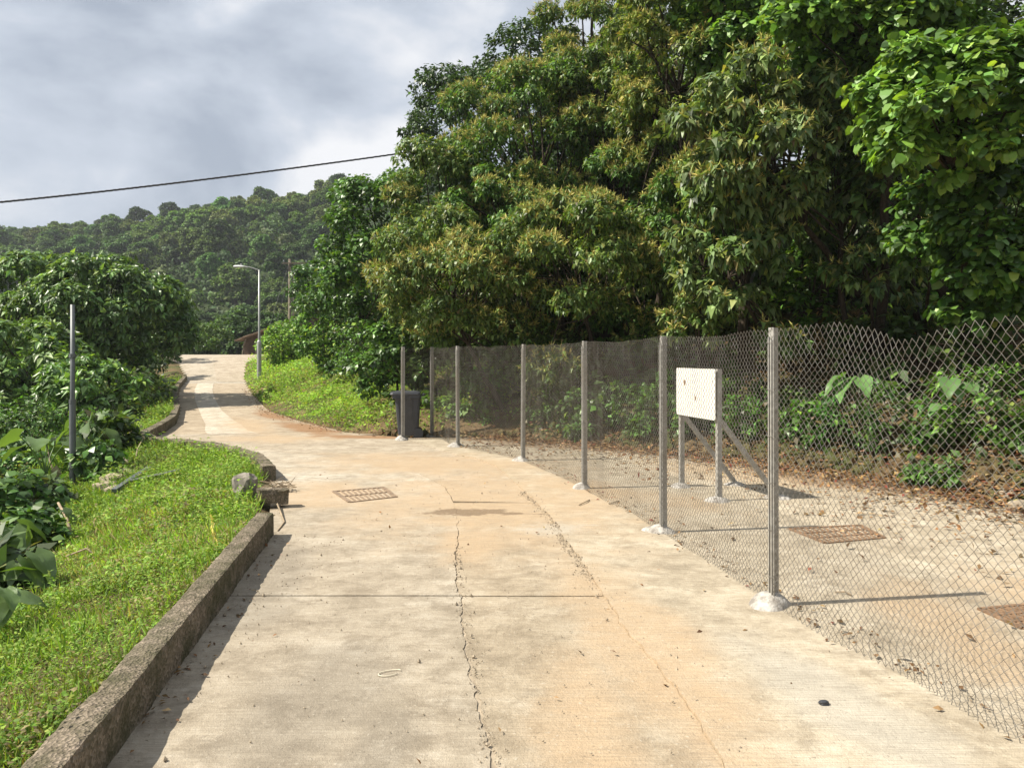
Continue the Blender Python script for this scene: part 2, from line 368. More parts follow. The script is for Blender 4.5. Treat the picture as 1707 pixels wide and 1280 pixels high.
# ------------------------------------------------------------------ concrete road and yard, slab by slab
road = tag(thing('road', None, None), kind='structure')
def densify(poly, step, jag=0., seed=0):
    out = []
    for k, (a, b) in enumerate(zip(poly[:-1], poly[1:])):
        a, b = np.array(a, float), np.array(b, float); n = max(1, int(np.linalg.norm(b - a) / step))
        t = np.arange(n)[:, None] / n; out.append(a + (b - a) * t)
    out = np.concatenate(out + [np.array([poly[-1]], float)])
    if jag:
        nv = np.stack([n2(out[:, 0] * 1.0, out[:, 1], 9, seed), n2(out[:, 0], out[:, 1], 23, seed + 1)], -1)
        out[:, 0] += jag * (nv[:, 0] + .6 * nv[:, 1])
    return out
def slab(ring, top=0.0, tint=(1, 1, 1), thick=.12):
    bm = bmesh.new(); ring = [tuple(p) for p in ring]
    vs = [bm.verts.new((p[0], p[1], float(zroad(p[1])) + top)) for p in ring]
    f = bm.faces.new(vs); bm.normal_update()
    if f.normal.z < 0: f.normal_flip()
    r = bmesh.ops.extrude_face_region(bm, geom=[f])
    for v in [g for g in r['geom'] if isinstance(g, bmesh.types.BMVert)]: v.co.z -= thick
    bmesh.ops.recalc_face_normals(bm, faces=bm.faces); bmesh.ops.triangulate(bm, faces=bm.faces)
    me = bpy.data.meshes.new('slab'); bm.to_mesh(me); bm.free()
    o = link('slab', me, M['concrete'], road); o.color = tuple(tint) + (1,); return o
def build_road():
    crack = densify([(-.045, .6)] + [tuple(G(*p)) for p in ((822, 1280), (815, 1245), (803, 1200), (795, 1160), (783, 1110), (775, 1060), (768, 1000), (760, 950), (762, 905), (764, 870), (757, 838))], .02, .012, 5)
    bnd = densify([(1.05, .6), (.98, 2.0)] + [tuple(G(*p)) for p in ((1190, 1250), (1150, 1180), (1100, 1115), (1040, 1045), (985, 960), (937, 888), (914, 857), (869, 815), (827, 777), (790, 764), (757, 758))], .07, .018, 15)
    left = densify([p for p in LL if -2.5 <= p[1] <= 15] , .5)
    left = np.concatenate([[(-1.28, .6)], left[left[:, 1] > .7]])
    d1 = G(700, 993)[1]; d3 = G(700, 838)[1]
    xl = lambda y: np.interp(y, LL[:, 1], LL[:, 0])
    def seg(line, a, b, dx=0.):
        q = line[(line[:, 1] > a) & (line[:, 1] < b)]
        X = lambda y: np.interp(y, line[:, 1], line[:, 0])
        q = np.concatenate([[(X(a), a)], q, [(X(b), b)]]) if len(q) else np.array([(X(a), a), (X(b), b)])
        return q + np.array([dx, 0])
    gw = lambda y: np.interp(y, [2, 3.4, 4.5, 6.5, 8], [.009, .010, .007, .0045, .0006])
    def crk(a, b, side):
        q = seg(crack, a, b); q = q.copy(); q[:, 0] += side * gw(q[:, 1]) * (1 + 1.0 * n2(q[:, 1], q[:, 0], 30, 77 + side)); return q
    g = .006
    L = seg(left, .6, d1 - g, -.05); slab(np.concatenate([L, crk(.6, d1 - g, -1)[::-1]]), 0, (.91, .885, .845))
    slab(np.concatenate([crk(.6, d1 - g, 1), seg(bnd, .6, d1 - g, -.001)[::-1]]), -.003, (.90, .85, .77))
    L = seg(left, d1 + g, d3 - .001, -.05); slab(np.concatenate([L, crk(d1 + g, d3 - .001, -1)[::-1]]), .003, (.95, .92, .875))
    slab(np.concatenate([crk(d1 + g, d3 - .001, 1), seg(bnd, d1 + g, d3 - .001, -.001)[::-1]]), .001, (.96, .90, .81))
    # slab round the drain grate, slab beside it, wide slab up to the bend
    q3 = np.interp(d3, crack[:, 1], crack[:, 0]); e = [tuple(G(757, 838)), tuple(G(742, 812)), tuple(G(700, 790)), tuple(G(600, 772)), tuple(G(520, 757)), tuple(G(440, 752))]
    e = densify(e, .1, .01, 31)
    L = seg(left, d3 + .001, e[-1][1]); L[:, 0] -= .05
    slab(np.concatenate([L, (e[::-1] + np.array([-.004, 0]))[:]]), .003, (1.12, 1.12, 1.11))
    top = 16.0
    L = seg(left, e[-1][1] + .02, 14.95); L[:, 0] -= .05
    L = np.concatenate([L, [(xl(top) - .05, top)]])
    ri = [(-3.35, top), (-2.35, 15.55)]
    bb = seg(bnd, d3 + .001, bnd[-1][1], -.001)
    # right neighbour of the grate slab plus all concrete up to the bend
    ring = np.concatenate([bb, ri[::-1], L[::-1], e[::-1][1:-1] + np.array([.006, .004])])
    slab(ring, .0005, (1.02, .98, .93))
    # apron and yard behind the fence
    yard = np.concatenate([seg(bnd, .6, bnd[-1][1], .001), [(-2.3, 15.5), (-.5, 15.2), (1.6, 13.85), (3.0, 12.4), (4.8, 10.05), (5.6, 8), (6.0, 7), (6.4, 3), (6.5, .6)]])
    slab(yard, .012, (1.12, 1.09, 1.02))
    # sand packed into the joints and the crack
    q = densify([tuple(p) for p in crack[::6]], .2); V = np.concatenate([np.stack([q[:, 0] - .06, q[:, 1], 0 * q[:, 0] - .0065], -1), np.stack([q[:, 0] + .06, q[:, 1], 0 * q[:, 0] - .0065], -1)]); m = len(q); i = np.arange(m - 1)
    o = MB().add(V, Q=np.stack([i, m + i, m + i + 1, i + 1], -1)).obj('joint_sand', M['stone'], road)
    MB().add([(-2, d1 - .03, -.012), (.9, d1 - .03, -.012), (.9, d1 + .03, -.012), (-2, d1 + .03, -.012)], Q=[[0, 1, 2, 3]]).obj('joint_sand', M['stone'], road)
    # behind the camera
    slab([(-1.3, -12), (-1.3, .58), (6.5, .58), (6.6, -12)], -.004, (1, .98, .95))
    # the climb: three lanes of casting beyond the bend
    ys = np.concatenate([np.arange(16.0, 30, .8), np.arange(30, 52, 1.0)])
    xL = np.interp(ys, LL[:, 1], LL[:, 0]) - .05; xR = np.interp(ys, RR[:, 1], RR[:, 0]) + .25
    fr = [0, .22, .46, 1.0]
    def lane(a, b, y0, y1, tint, top):
        m = (ys >= y0) & (ys <= y1); x0 = xL + (xR - xL) * a; x1 = xL + (xR - xL) * b
        w0 = np.minimum(x1, x0 + 9); z = zroad(ys) + top
        V = []; n = m.sum()
        for X in (x0[m] + .001, w0[m] - .001):
            V.append(np.stack([X, ys[m], z[m]], -1))
        for X in (x0[m] + .001, w0[m] - .001):
            V.append(np.stack([X, ys[m], z[m] - .12], -1))
        V = np.concatenate(V); i = np.arange(n - 1)
        Q = np.concatenate([np.stack([i, n + i, n + i + 1, i + 1], -1), np.stack([i, i + 1, 2 * n + i + 1, 2 * n + i], -1), np.stack([n + i, 3 * n + i, 3 * n + i + 1, n + i + 1], -1),
                            [[0, 2 * n, 3 * n, n], [n - 1, 2 * n - 1, 4 * n - 1, 3 * n - 1]]])
        o = MB().add(V, Q=Q).obj('slab', M['concrete'], road); o.color = tuple(tint) + (1,)
    lane(0, fr[1], 16, 33, (.98, .90, .80), -.002); lane(fr[1], fr[2], 16, 33, (1.32, 1.32, 1.32), .004); lane(fr[2], 1, 16, 33, (1.02, .94, .85), -.003)
    lane(0, .5, 34, 52, (1.1, 1.08, 1.05), 0); lane(.5, 1, 34, 52, (1.05, 1.0, .95), .003)
    lane(0, 1, 32.9, 34.2, (1, 1, 1), -.005)
build_road()

# ------------------------------------------------------------------ kerb walls
def kerb(line, h, w, label, seed, step=.04):
    p = densify(line, step); t = nrm(np.gradient(p, axis=0)); side = np.stack([-t[:, 1], t[:, 0]], -1)       # left of travel
    prof = [(0, -.10), (0, h * .3), (0, h * .6), (0, h * .85), (.004, h - .004), (.02, h), (w * .35, h + .002), (w * .65, h + .002), (w - .02, h), (w - .004, h - .008), (w, h * .5), (w, -.35)]
    V = []
    for s_, z in prof: V.append(np.concatenate([p + side * s_, (zroad(p[:, 1]) + z)[:, None]], 1))
    V = np.stack(V, 1); n, m = V.shape[:2]
    nz = vnoise(V, 14, seed)[..., None] * .009 + vnoise(V, 4, seed + 1)[..., None] * .010 + vnoise(V, 45, seed + 2)[..., None] * .005 - .02 * np.clip(vnoise(V, 7, seed + 5)[..., None] - .45, 0, 1)
    out = np.zeros_like(V); out[..., :2] = side[:, None] * np.linspace(-1, 1, m)[None, :, None]; out[..., 2] = 1 - np.abs(np.linspace(-1, 1, m))[None]
    V = V + nz * out
    i = np.arange(n - 1)[:, None] * m; j = np.arange(m - 1)[None]
    Q = np.stack([i + j, i + m + j, i + m + j + 1, i + j + 1], -1).reshape(-1, 4)
    b = MB().add(V.reshape(-1, 3), Q=Q)
    c = [list(range(0, m)), list(range((n - 1) * m, n * m))]
    T = [[c[0][0], c[0][q], c[0][q + 1]] for q in range(1, m - 1)] + [[c[1][0], c[1][q + 1], c[1][q]] for q in range(1, m - 1)]
    b.add(np.zeros((0, 3))); b.T.append(np.array(T))
    o = b.obj('kerb_wall', M['old_concrete'])
    tag(o, label, 'kerb wall')
kerb([(-1.22, -3), (-1.36, 1.2), (-1.585, 3.03), (-2.15, 6.97)], .205, .15, 'straight weathered concrete kerb wall beside the near road, ending at the broken gap', 3, .03)
kerb([p for p in LL if 9.9 < p[1] < 36], .20, .17, 'curving concrete kerb wall round the grass bulge and up the hill', 23, .06)

def rock(name, c, r, label, seed, mat='stone', cat='stone', sq=(1, 1, 1)):
    bm = bmesh.new(); bmesh.ops.create_icosphere(bm, subdivisions=3, radius=1)
    V = np.array([v.co[:] for v in bm.verts]); 
    V = np.sign(V) * np.abs(V) ** .75
    V = V * (1 + .28 * vnoise(V + seed, 1.3, seed)[:, None] + .10 * vnoise(V + seed, 4, seed + 1)[:, None]) * np.asarray(sq) * r + np.asarray(c)
    for v, q in zip(bm.verts, V): v.co = q
    me = bpy.data.meshes.new(name); bm.to_mesh(me); bm.free()
    o = link(name, me, M[mat]); return tag(o, label, cat) if label else o
a = T3(-2.88, 8.35); rock('rock', a + [0, 0, .10], .17, 'rough grey upright rock in grass at the gap in the kerb', 4, 'rock_grey', sq=(.8, .8, 1.25))
def kerb_fragment():
    b = MB(); a = math.radians(25); R = np.array([[math.cos(a), -math.sin(a), .1], [math.sin(a), math.cos(a), 0], [-.1, 0, 1]])
    b.box((-2.55, 8.25, .13), (.30, .16, .15), R)
    me = b.mesh('kerb_fragment'); bm = bmesh.new(); bm.from_mesh(me); bmesh.ops.subdivide_edges(bm, edges=bm.edges, cuts=4, use_grid_fill=True)
    for v in bm.verts:
        p = np.array([v.co[:]]); v.co = Vector((p + .02 * np.stack([vnoise(p, 14, 1), vnoise(p, 14, 2), vnoise(p, 14, 3)], -1))[0])
    bm.to_mesh(me); bm.free(); o = link('kerb_fragment', me, M['old_concrete']); tag(o, 'broken kerb block lying tilted in the kerb gap beside the rock', 'kerb block')
kerb_fragment()

# ------------------------------------------------------------------ chain-link fence
POSTS = [(2.14, 3.0), (1.66, 5.0), (1.35, 7.06), (.85, 9.4), (.14, 11.9), (-.99, 13.75), (-1.63, 15.45), (-2.13, 14.9)]
LEAN = [0, .004, .006, .004, -.012, .015, 0, 0]
FH = 1.775
def build_fence():
    fence = thing('chain_link_fence', 'galvanised chain-link fence with steel angle posts curving round the yard', 'fence', (1.66, 5.0, 0))
    O = np.array([1.66, 5.0, 0]); P = np.array(POSTS)
    for k, (x, y) in enumerate(P):
        a, b_ = P[max(k - 1, 0)], P[min(k + 1, len(P) - 1)]
        if k >= 6: a, b_ = P[5], P[6]
        d = nrm(b_ - a); s = np.array([d[1], -d[0]])              # s: yard side (right of travel)
        if s[0] < 0 and k < 6: s = -s
        b = MB(); w = .062; t = .007
        R = np.array([[d[0], s[0], 0], [d[1], s[1], 0], [0, 0, 1.0]])
        c = np.array([x, y, 0]) - O
        hh = FH + .02
        lean = LEAN[k]
        def bar(off, size):
            n0 = b.n; b.box(c + R @ np.array(off), size, R)
            v = b.V[-1]; v[:, :2] += (s * 0 + d * lean)[None] * (v[:, 2:3])
        bar((0, w / 2 + .006, hh / 2), (t, w, hh)); bar((-w / 2 + t / 2 - .0, .006, hh / 2), (w, t, hh))
        bar((-w * .72, -.004, hh / 2 - .03), (.012, .012, hh - .10)); bar((-.016, -.006, hh / 2 - .02), (.010, .010, hh - .08))
        po = b.obj('post', M['galvanised_steel'], fence)
        r0 = .128 + .02 * rng.random()
        f = MB().lathe(c, [(r0 * 1.1, -.03), (r0 * 1.02, .004), (r0 * .92, .022), (r0 * .8, .036), (r0 * .66, .05), (r0 * .5, .066), (r0 * .34, .078), (.02, .085)], 20, .42, k * 3)
        f.obj('footing', M['mortar'], po, True)
        if k in (1, 2, 3, 4, 5):
            tb = MB()
            for z in np.arange(.2, 1.75, .3):
                an = np.linspace(0, 2 * np.pi, 9)
                q = np.stack([np.cos(an) * .045 - .02, np.sin(an) * .02, 0 * an + z], -1) @ R.T + c
                tb.tube(q, .0018, 3)
            tb.obj('tie_wire', M['fence_wire'], po)['kind'] = 'stuff'
    pitch, dz, r = .0255, .0255, .0018
    for k in range(len(P) - 1):
        a, b_ = P[k], P[k + 1]; Ls = np.linalg.norm(b_ - a); d = (b_ - a) / Ls; s = np.array([d[1], -d[0]])
        if s[0] < 0 and k < 6: s = -s
        n = int(round(Ls / pitch)); pt = Ls / n; nj = int(round(FH / dz)) + 1
        i = np.arange(n)[:, None]; j = np.arange(nj)[None]
        sgn = np.where((i + j) % 2 == 0, -1, 1)
        S = (i + .5 + .5 * sgn * 1.05) * pt
        v = j / (nj - 1.0); u = S / Ls
        Ht = FH + .015 + 0 * u
        if k == 0:   # slack top edge, dragged down in the middle
            Ht = Ht + .02 * np.exp(-((u - .70) / .16) ** 2) - .075 * np.exp(-((u - .40) / .12) ** 2) - .035 * (1 - u) + .02 * np.exp(-((u - .12) / .10) ** 2) + .008 * n2(u * 30, 0 * u, 1, 6)
        else:
            Ht = Ht - .02 * np.sin(np.pi * u) + .012 * n2(u * 9, k + 0 * u, 1, 5)
        z0 = .015 + .02 * (n2(S, k + 0 * S, 1.5, 8) + .5)
        vv = v ** (1.0 if k else 1.0)
        if k == 0: vv = np.where(v > .7, .7 + (v - .7) * (1 - .12 * np.sin((v - .7) / .3 * np.pi)), v)
        Z = z0 + (Ht - z0) * vv
        bulge = .030 * n2(S * 1.2, Z * .8 + 10 * k, 1, 12) + .022 * n2(S * 2.7, Z * 2.2, 1, 13)
        bulge = bulge * np.sin(np.pi * np.clip(u, 0, 1)) + .0022 * sgn * np.where(i % 2 == 0, 1, -1)
        S = S + .010 * n2(S * 3, Z * 3, 1, 15) + .004 * n2(S * 9, Z * 9, 1, 16)
        X = a[0] + d[0] * S + s[0] * bulge; Y = a[1] + d[1] * S + s[1] * bulge
        pts = np.stack([X, Y, Z], -1) - O                          # n, nj, 3
        tv = nrm(np.gradient(pts, axis=1)); A = np.broadcast_to(np.array([s[0], s[1], 0]), tv.shape); B = nrm(np.cross(tv, A))
        sides = 3; an = np.arange(sides) / sides * 2 * np.pi
        V = pts[:, :, None] + r * (np.cos(an)[:, None] * A[:, :, None] + np.sin(an)[:, None] * B[:, :, None])
        base = (np.arange(n)[:, None, None] * nj + np.arange(nj - 1)[None, :, None]) * sides; q = np.arange(sides)[None, None]; q2 = (q + 1) % sides
        Q = np.stack([base + q, base + q2, base + sides + q2, base + sides + q], -1).reshape(-1, 4)
        o = MB().add(V.reshape(-1, 3), Q=Q).obj('wire_mesh', M['fence_wire'], fence); o['kind'] = 'stuff'
build_fence()

# ------------------------------------------------------------------ notice board in the yard
def build_board():
    pl, pr = np.array([2.06, 9.5]), np.array([2.27, 8.58]); d = nrm(pr - pl); s = np.array([-d[1], d[0]])       # s points to +x (back)
    if s[0] < 0: s = -s
    root = thing('notice_board', 'blank white notice board on braced steel legs inside the yard', 'notice board', (2.16, 9.0, .01)); O = np.array([2.16, 9.0, .01])
    mid = (pl + pr) / 2; Lb = np.linalg.norm(pr - pl)
    bm = bmesh.new(); wv, hv, rr = Lb / 2 + .03, .285, .035; ring = []
    for cx, cy, a0 in ((wv - rr, hv - rr, 0), (-wv + rr, hv - rr, 90), (-wv + rr, -hv + rr, 180), (wv - rr, -hv + rr, 270)):
        for a in (0, 30, 60, 90):
            t = math.radians(a0 + a); u, z = cx + rr * math.cos(t), cy + rr * math.sin(t)
            p = mid + d * u - s * .028; ring.append(bm.verts.new((p[0] - O[0], p[1] - O[1], 1.185 + z - O[2])))
    f = bm.faces.new(ring); g = bmesh.ops.extrude_face_region(bm, geom=[f])
    for v in [q for q in g['geom'] if isinstance(q, bmesh.types.BMVert)]: v.co.x -= s[0] * .006; v.co.y -= s[1] * .006
    bmesh.ops.recalc_face_normals(bm, faces=bm.faces)
    me = bpy.data.meshes.new('board'); bm.to_mesh(me); bm.free(); bo = link('board', me, M['white_board'], root)
    for u, z, r_ in ((-.26, 1.31, .035), (.02, 1.13, .03), (.43, 1.33, .008)):
        p = mid + d * u - s * .0375; an = np.linspace(0, 2 * np.pi, 7)[:-1]
        rr_ = r_ * (.5 + rng.random(6)); V = [(p[0] - O[0] + d[0] * q * math.cos(t) * .6, p[1] - O[1] + d[1] * q * math.cos(t) * .6, z - O[2] + q * math.sin(t)) for q, t in zip(rr_, an)]
        V = np.array(V); V2 = V + np.append(s * .002, 0)
        MB().add(np.concatenate([V, V2]), T=[[0, q, q + 1] for q in range(1, 5)], Q=[[q, (q + 1) % 6, 6 + (q + 1) % 6, 6 + q] for q in range(6)]).obj('rust_mark', M['rust'], bo)
    R = np.array([[d[0], s[0], 0], [d[1], s[1], 0], [0, 0, 1.0]])
    for p in (pl, pr):
        c = np.array([p[0], p[1], 0]) - O; b = MB(); sg = 1
        b.box(c + R @ np.array([0, 0, .735]), (.05, .006, 1.47), R); b.box(c + R @ np.array([.022, .028, .735]), (.006, .05, 1.47), R)
        po = b.obj('post', M['galvanised_steel'], root)
        MB().lathe(c + [0, 0, -.01], [(.16, -.01), (.15, .01), (.12, .035), (.07, .06), (.02, .07)], 14, .25, int(p[1])).obj('footing', M['mortar'], po, True)
        e = c + np.append(s * .74, 0); e[2] = -.005 ; st = c + R @ np.array([0, .03, .88])
        ax = nrm(e - st); sd = np.append(d, 0); up_ = np.cross(sd, ax); RR_ = np.stack([sd, up_, ax], 1)
        b = MB(); Lr = np.linalg.norm(e - st); b.box((st + e) / 2, (.045, .006, Lr), RR_); b.box((st + e) / 2 + RR_ @ np.array([.02, .025, 0]), (.006, .045, Lr), RR_)
        br = b.obj('brace', M['galvanised_steel'], root)
        MB().lathe(e + [0, 0, -.005], [(.17, -.01), (.16, .01), (.12, .03), (.06, .05), (.02, .055)], 14, .25, int(p[1]) + 7).obj('footing', M['mortar'], br, True)
build_board()

# ------------------------------------------------------------------ drain grates
def grate(name, corners, nb, rows, label, top, mat='iron'):
    c = np.array(corners, float); ctr = c.mean(0); root = thing(name, label, 'drain grate', (ctr[0], ctr[1], top)); q = c - ctr
    def lerp(u, v): return (q[0] * (1 - u) + q[1] * u) * (1 - v) + (q[3] * (1 - u) + q[2] * u) * v
    def strip(a, b, w, h, nm, z=0.):
        a = np.append(a, z); b = np.append(b, z); ax = nrm(b - a); sd = np.cross(UP, ax); R = np.stack([sd, ax, UP], 1)
        return MB().box((a + b) / 2 + [0, 0, h / 2 - .006], (w, np.linalg.norm(b - a), h), R).obj(nm, M[mat], root)
    for k in range(4): strip(q[k], q[(k + 1) % 4], .03, .016, 'frame')
    for r in range(rows):
        v0, v1 = r / rows + .01, (r + 1) / rows - .01
        for k in range(nb):
            u = (k + .5) / nb; strip(lerp(u, v0), lerp(u, v1), .022, .014, 'bar')
        if r: strip(lerp(.02, r / rows), lerp(.98, r / rows), .03, .0155, 'bar')
grate('drain_grate', [G(555, 820), G(640, 813), G(661, 829), G(582, 838)], 10, 2, 'rusty iron drain grate with two rows of bars in the road', .003)
grate('drain_grate', [G(1315, 884), G(1435, 878), G(1475, 899), G(1375, 908)], 12, 3, 'brown leaf-choked grate in the yard behind the third fence post', .012, 'rust')
grate('drain_grate', [G(1632, 1019), G(1725, 1010), G(1830, 1042), G(1705, 1052)], 12, 3, 'brown leaf-choked grate in the yard close behind the sagging fence mesh', .012, 'rust')

# ------------------------------------------------------------------ wheelie bin
def build_bin():
    c = W(678, 735, 15.35); c[2] = -.0; root = thing('wheelie_bin', 'dark grey plastic wheelie bin standing behind the fence corner', 'bin', tuple(c), rz=math.radians(8))
    def ring(hx, hy, cx, z, r=.05):
        out = []
        for sx, sy, a0 in ((1, 1, 0), (-1, 1, 90), (-1, -1, 180), (1, -1, 270)):
            for a in (0, 45, 90):
                t = math.radians(a0 + a); out.append((cx + sx * (hx - r) + r * math.cos(t), sy * (hy - r) + r * math.sin(t), z))
        return out
    def loft(rings, nm, mat, parent=root, smooth=False):
        V = np.array(rings); n, m = V.shape[:2]; i = np.arange(n - 1)[:, None] * m; j = np.arange(m)[None]; k = (j + 1) % m
        Q = np.stack([i + j, i + k, i + m + k, i + m + j], -1).reshape(-1, 4)
        T = [[0, q + 1, q] for q in range(1, m - 1)] + [[(n - 1) * m, (n - 1) * m + q, (n - 1) * m + q + 1] for q in range(1, m - 1)]
        return MB().add(V.reshape(-1, 3), T=T, Q=Q).obj(nm, M[mat], parent, smooth)
    body = loft([ring(.19, .19, .03, .05), ring(.20, .195, .03, .10), ring(.245, .235, .02, .74), ring(.25, .24, .02, .78), ring(.285, .265, .0, .79), ring(.285, .265, .0, .85)], 'body', 'bin_plastic')
    loft([ring(.29, .27, -.02, .852), ring(.30, .28, -.03, .87), ring(.29, .27, -.025, .90), ring(.20, .2, -.0, .925, .08)], 'lid', 'bin_plastic')
    b = MB(); b.tube([(.30, -.16, .83), (.34, -.16, .86), (.34, .16, .86), (.30, .16, .83)], .014, 8); b.obj('handle', M['bin_plastic'], root)
    for sy in (-.2, .2):
        b = MB(); an = np.linspace(0, 2 * np.pi, 25)[:-1]
        V = [(.22 + .10 * math.cos(t), sy + o, .10 + .10 * math.sin(t)) for o in (-.025, .025) for t in an]
        b.add(V, T=[[0, q, q + 1] for q in range(1, 23)] + [[24, 24 + q + 1, 24 + q] for q in range(1, 23)], Q=[[q, (q + 1) % 24, 24 + (q + 1) % 24, 24 + q] for q in range(24)])
        b.obj('wheel', M['black_plastic'], root)
    MB().box((-.13, 0, .03), (.06, .30, .06)).obj('foot', M['bin_plastic'], root)
build_bin()

# ------------------------------------------------------------------ lamp, poles, cable, hut
def build_lamp():
    d = 33.5; x = (432 - CX) / F * d; z = float(terr(x, d)); top = EYE + (HY - 450) / F * d
    root = thing('street_lamp', 'slim grey street lamp with curved arm on the grass bank by the climbing road', 'street lamp', (x, d, z)); h = top - z
    b = MB(); b.lathe((0, 0, 0), [(.095, -.2), (.095, 1.55), (.085, 1.60), (.05, 1.66)], 14); b.obj('base_column', M['grey_paint'], root, True)
    MB().lathe((0, 0, 0), [(.048, 1.6), (.034, h)], 10).obj('shaft', M['grey_paint'], root, True)
    t = np.linspace(0, 1, 8); MB().tube(np.stack([-.62 * t, 0 * t, h - .02 + .16 * np.sin(t * 1.45)], -1), .024, 8).obj('arm', M['grey_paint'], root, True)
    V = []; 
    for u, w, hh in ((0, .04, .03), (.1, .075, .05), (.3, .10, .06), (.45, .085, .05), (.52, .03, .02)):
        an = np.linspace(0, 2 * np.pi, 13)[:-1]; V.append(np.stack([np.full(12, -.6 - u), w * np.cos(an), h + .14 + .02 * u + hh * np.sin(an)], -1))
    V = np.array(V); n, m = V.shape[:2]; i = np.arange(n - 1)[:, None] * m; j = np.arange(m)[None]; k = (j + 1) % m
    hd = MB().add(V.reshape(-1, 3), Q=np.stack([i + j, i + k, i + m + k, i + m + j], -1).reshape(-1, 4), T=[[0, q + 1, q] for q in range(1, m - 1)] + [[(n - 1) * m, (n - 1) * m + q, (n - 1) * m + q + 1] for q in range(1, m - 1)]).obj('lamp_head', M['lamp_white'], root, True)
    MB().lathe((-.78, 0, h + .19), [(.03, 0), (.03, .06), (.015, .08)], 8).obj('photocell', M['grey_paint'], hd, True)
build_lamp()
def build_poles():
    p = on_ray(121, 812, 8, 20); d = p[1]; top = EYE + (HY - 508) / F * d
    root = thing('steel_pole', 'thin grey steel pole standing among broad leaves below the grass slope', 'pole', tuple(p)); h = top - p[2]
    MB().lathe((0, 0, 0), [(.045, -.3), (.045, h * .46), (.04, h * .47)], 12).obj('lower_tube', M['dark_paint'], root, True)
    MB().lathe((0, 0, 0), [(.034, h * .46), (.031, h)], 12).obj('upper_tube', M['dark_paint'], root, True)
    for z in (.47, .72): MB().lathe((0, 0, h * z), [(.049, -.03), (.049, .03)], 12).obj('collar', M['dark_paint'], root)
    d = 44.; x = (483 - CX) / F * d; z = float(terr(x, d)); top = EYE + (HY - 432) / F * d; h = top - z
    root = thing('utility_pole', 'wooden utility pole rising behind the vine-covered hedge', 'utility pole', (x, d, z))
    MB().lathe((0, 0, 0), [(.10, -.3), (.075, h)], 10).obj('pole_shaft', M['wood_old'], root, True)
    MB().lathe((.2, 0, 0), [(.06, -.3), (.05, h - .6)], 8).obj('conduit', M['wood_old'], root, True)
    MB().box((.35, -.12, h - .25), (1.5, .07, .07)).obj('crossarm', M['wood_old'], root)
    for xx in (-.3, .98): MB().lathe((xx, -.12, h - .20), [(.04, 0), (.05, .06), (.03, .13)], 8).obj('insulator', M['dark_paint'], root)
    e = np.array([-2.4, 2.0, 0.]); e[2] = float(terr(x + e[0], d + e[1])) - z
    for o in (0, .35): MB().tube([(-.05, 0, h - .3 - o * 2), e + [o, o, -.1]], .014, 4).obj('guy_wire', M['dark_paint'], root)
    # overhead bundled cable
    a, m_, b_ = W(-1100, 330, 13.), W(345, 299, 15.), W(1010, 212, 18.6)
    t = np.linspace(0, 1, 260); pa, pm, pb = W(-600, 362, 13.2), W(345, 299, 17.), W(1000, 206, 22.0)
    # quadratic through the three
    tm = .62; A_ = ((pm - pa) / tm - (pb - pa)) / (tm - 1); C = pa + (pb - pa - A_) * t[:, None] + A_ * (t ** 2)[:, None]
    cab = MB()
    for ph in (0, 2.09, 4.19):
        o = np.stack([0 * t, np.cos(t * 340 + ph) * .011, np.sin(t * 340 + ph) * .011], -1); cab.tube(C + o, .0125, 5)
    tag(cab.obj('overhead_cable', M['cable_black'], smooth=True), 'twisted black overhead cable crossing the cloudy sky into the trees', 'cable')
build_poles()
def build_hut():
    d = 50.5; x0 = (404 - CX) / F * d; z = float(terr(x0 + 1.2, d)) - .3
    root = thing('hut', 'small weathered hut with a low sloping roof beyond the road crest', 'hut', (x0, d, z)); zt = lambda py: EYE + (HY - py) / F * d - z
    w = 4.2; h0, h1 = zt(562), zt(524)
    b = MB(); V = [(0, .3, -.5), (w, .3, -.5), (w, .3, h1 - .1), (0, .3, h0 - .1), (0, 3.2, -.5), (w, 3.2, -.5), (w, 3.2, h1 - .1), (0, 3.2, h0 - .1)]
    b.add(V, Q=[[0, 1, 2, 3], [5, 4, 7, 6], [4, 0, 3, 7], [1, 5, 6, 2]]); b.obj('wall', M['hut_wall'], root)
    n = 9
    for k in range(n):
        u0, u1 = k / n, (k + .96) / n
        V = []
        for yy in (-.5, 3.5):
            for u in (u0, u1):
                for dz in (0, .07): V.append((-.35 + (w + .6) * u, yy, h0 - .14 + (h1 - h0) * ((-.35 + (w + .6) * u) / w) + dz + .02 * (k % 2)))
        MB().add(V, Q=[[0, 2, 3, 1], [4, 5, 7, 6], [0, 1, 5, 4], [2, 6, 7, 3], [1, 3, 7, 5], [0, 4, 6, 2]]).obj('roof_sheet', M['roof_tin'], root)
    for xx in (.1, .95, 2.2, 3.5):
        t = np.linspace(0, 1, 5); MB().tube(np.stack([xx + .22 * t ** 3, -.3 + 0 * t, -.4 + (h0 + .25 + (h1 - h0) * xx / w) * t], -1), .05, 6).obj('post', M['wood_old'], root)
    MB().box((w / 2, .27, .25), (w * .9, .05, .4)).obj('plinth', M['rust'], root)
build_hut()

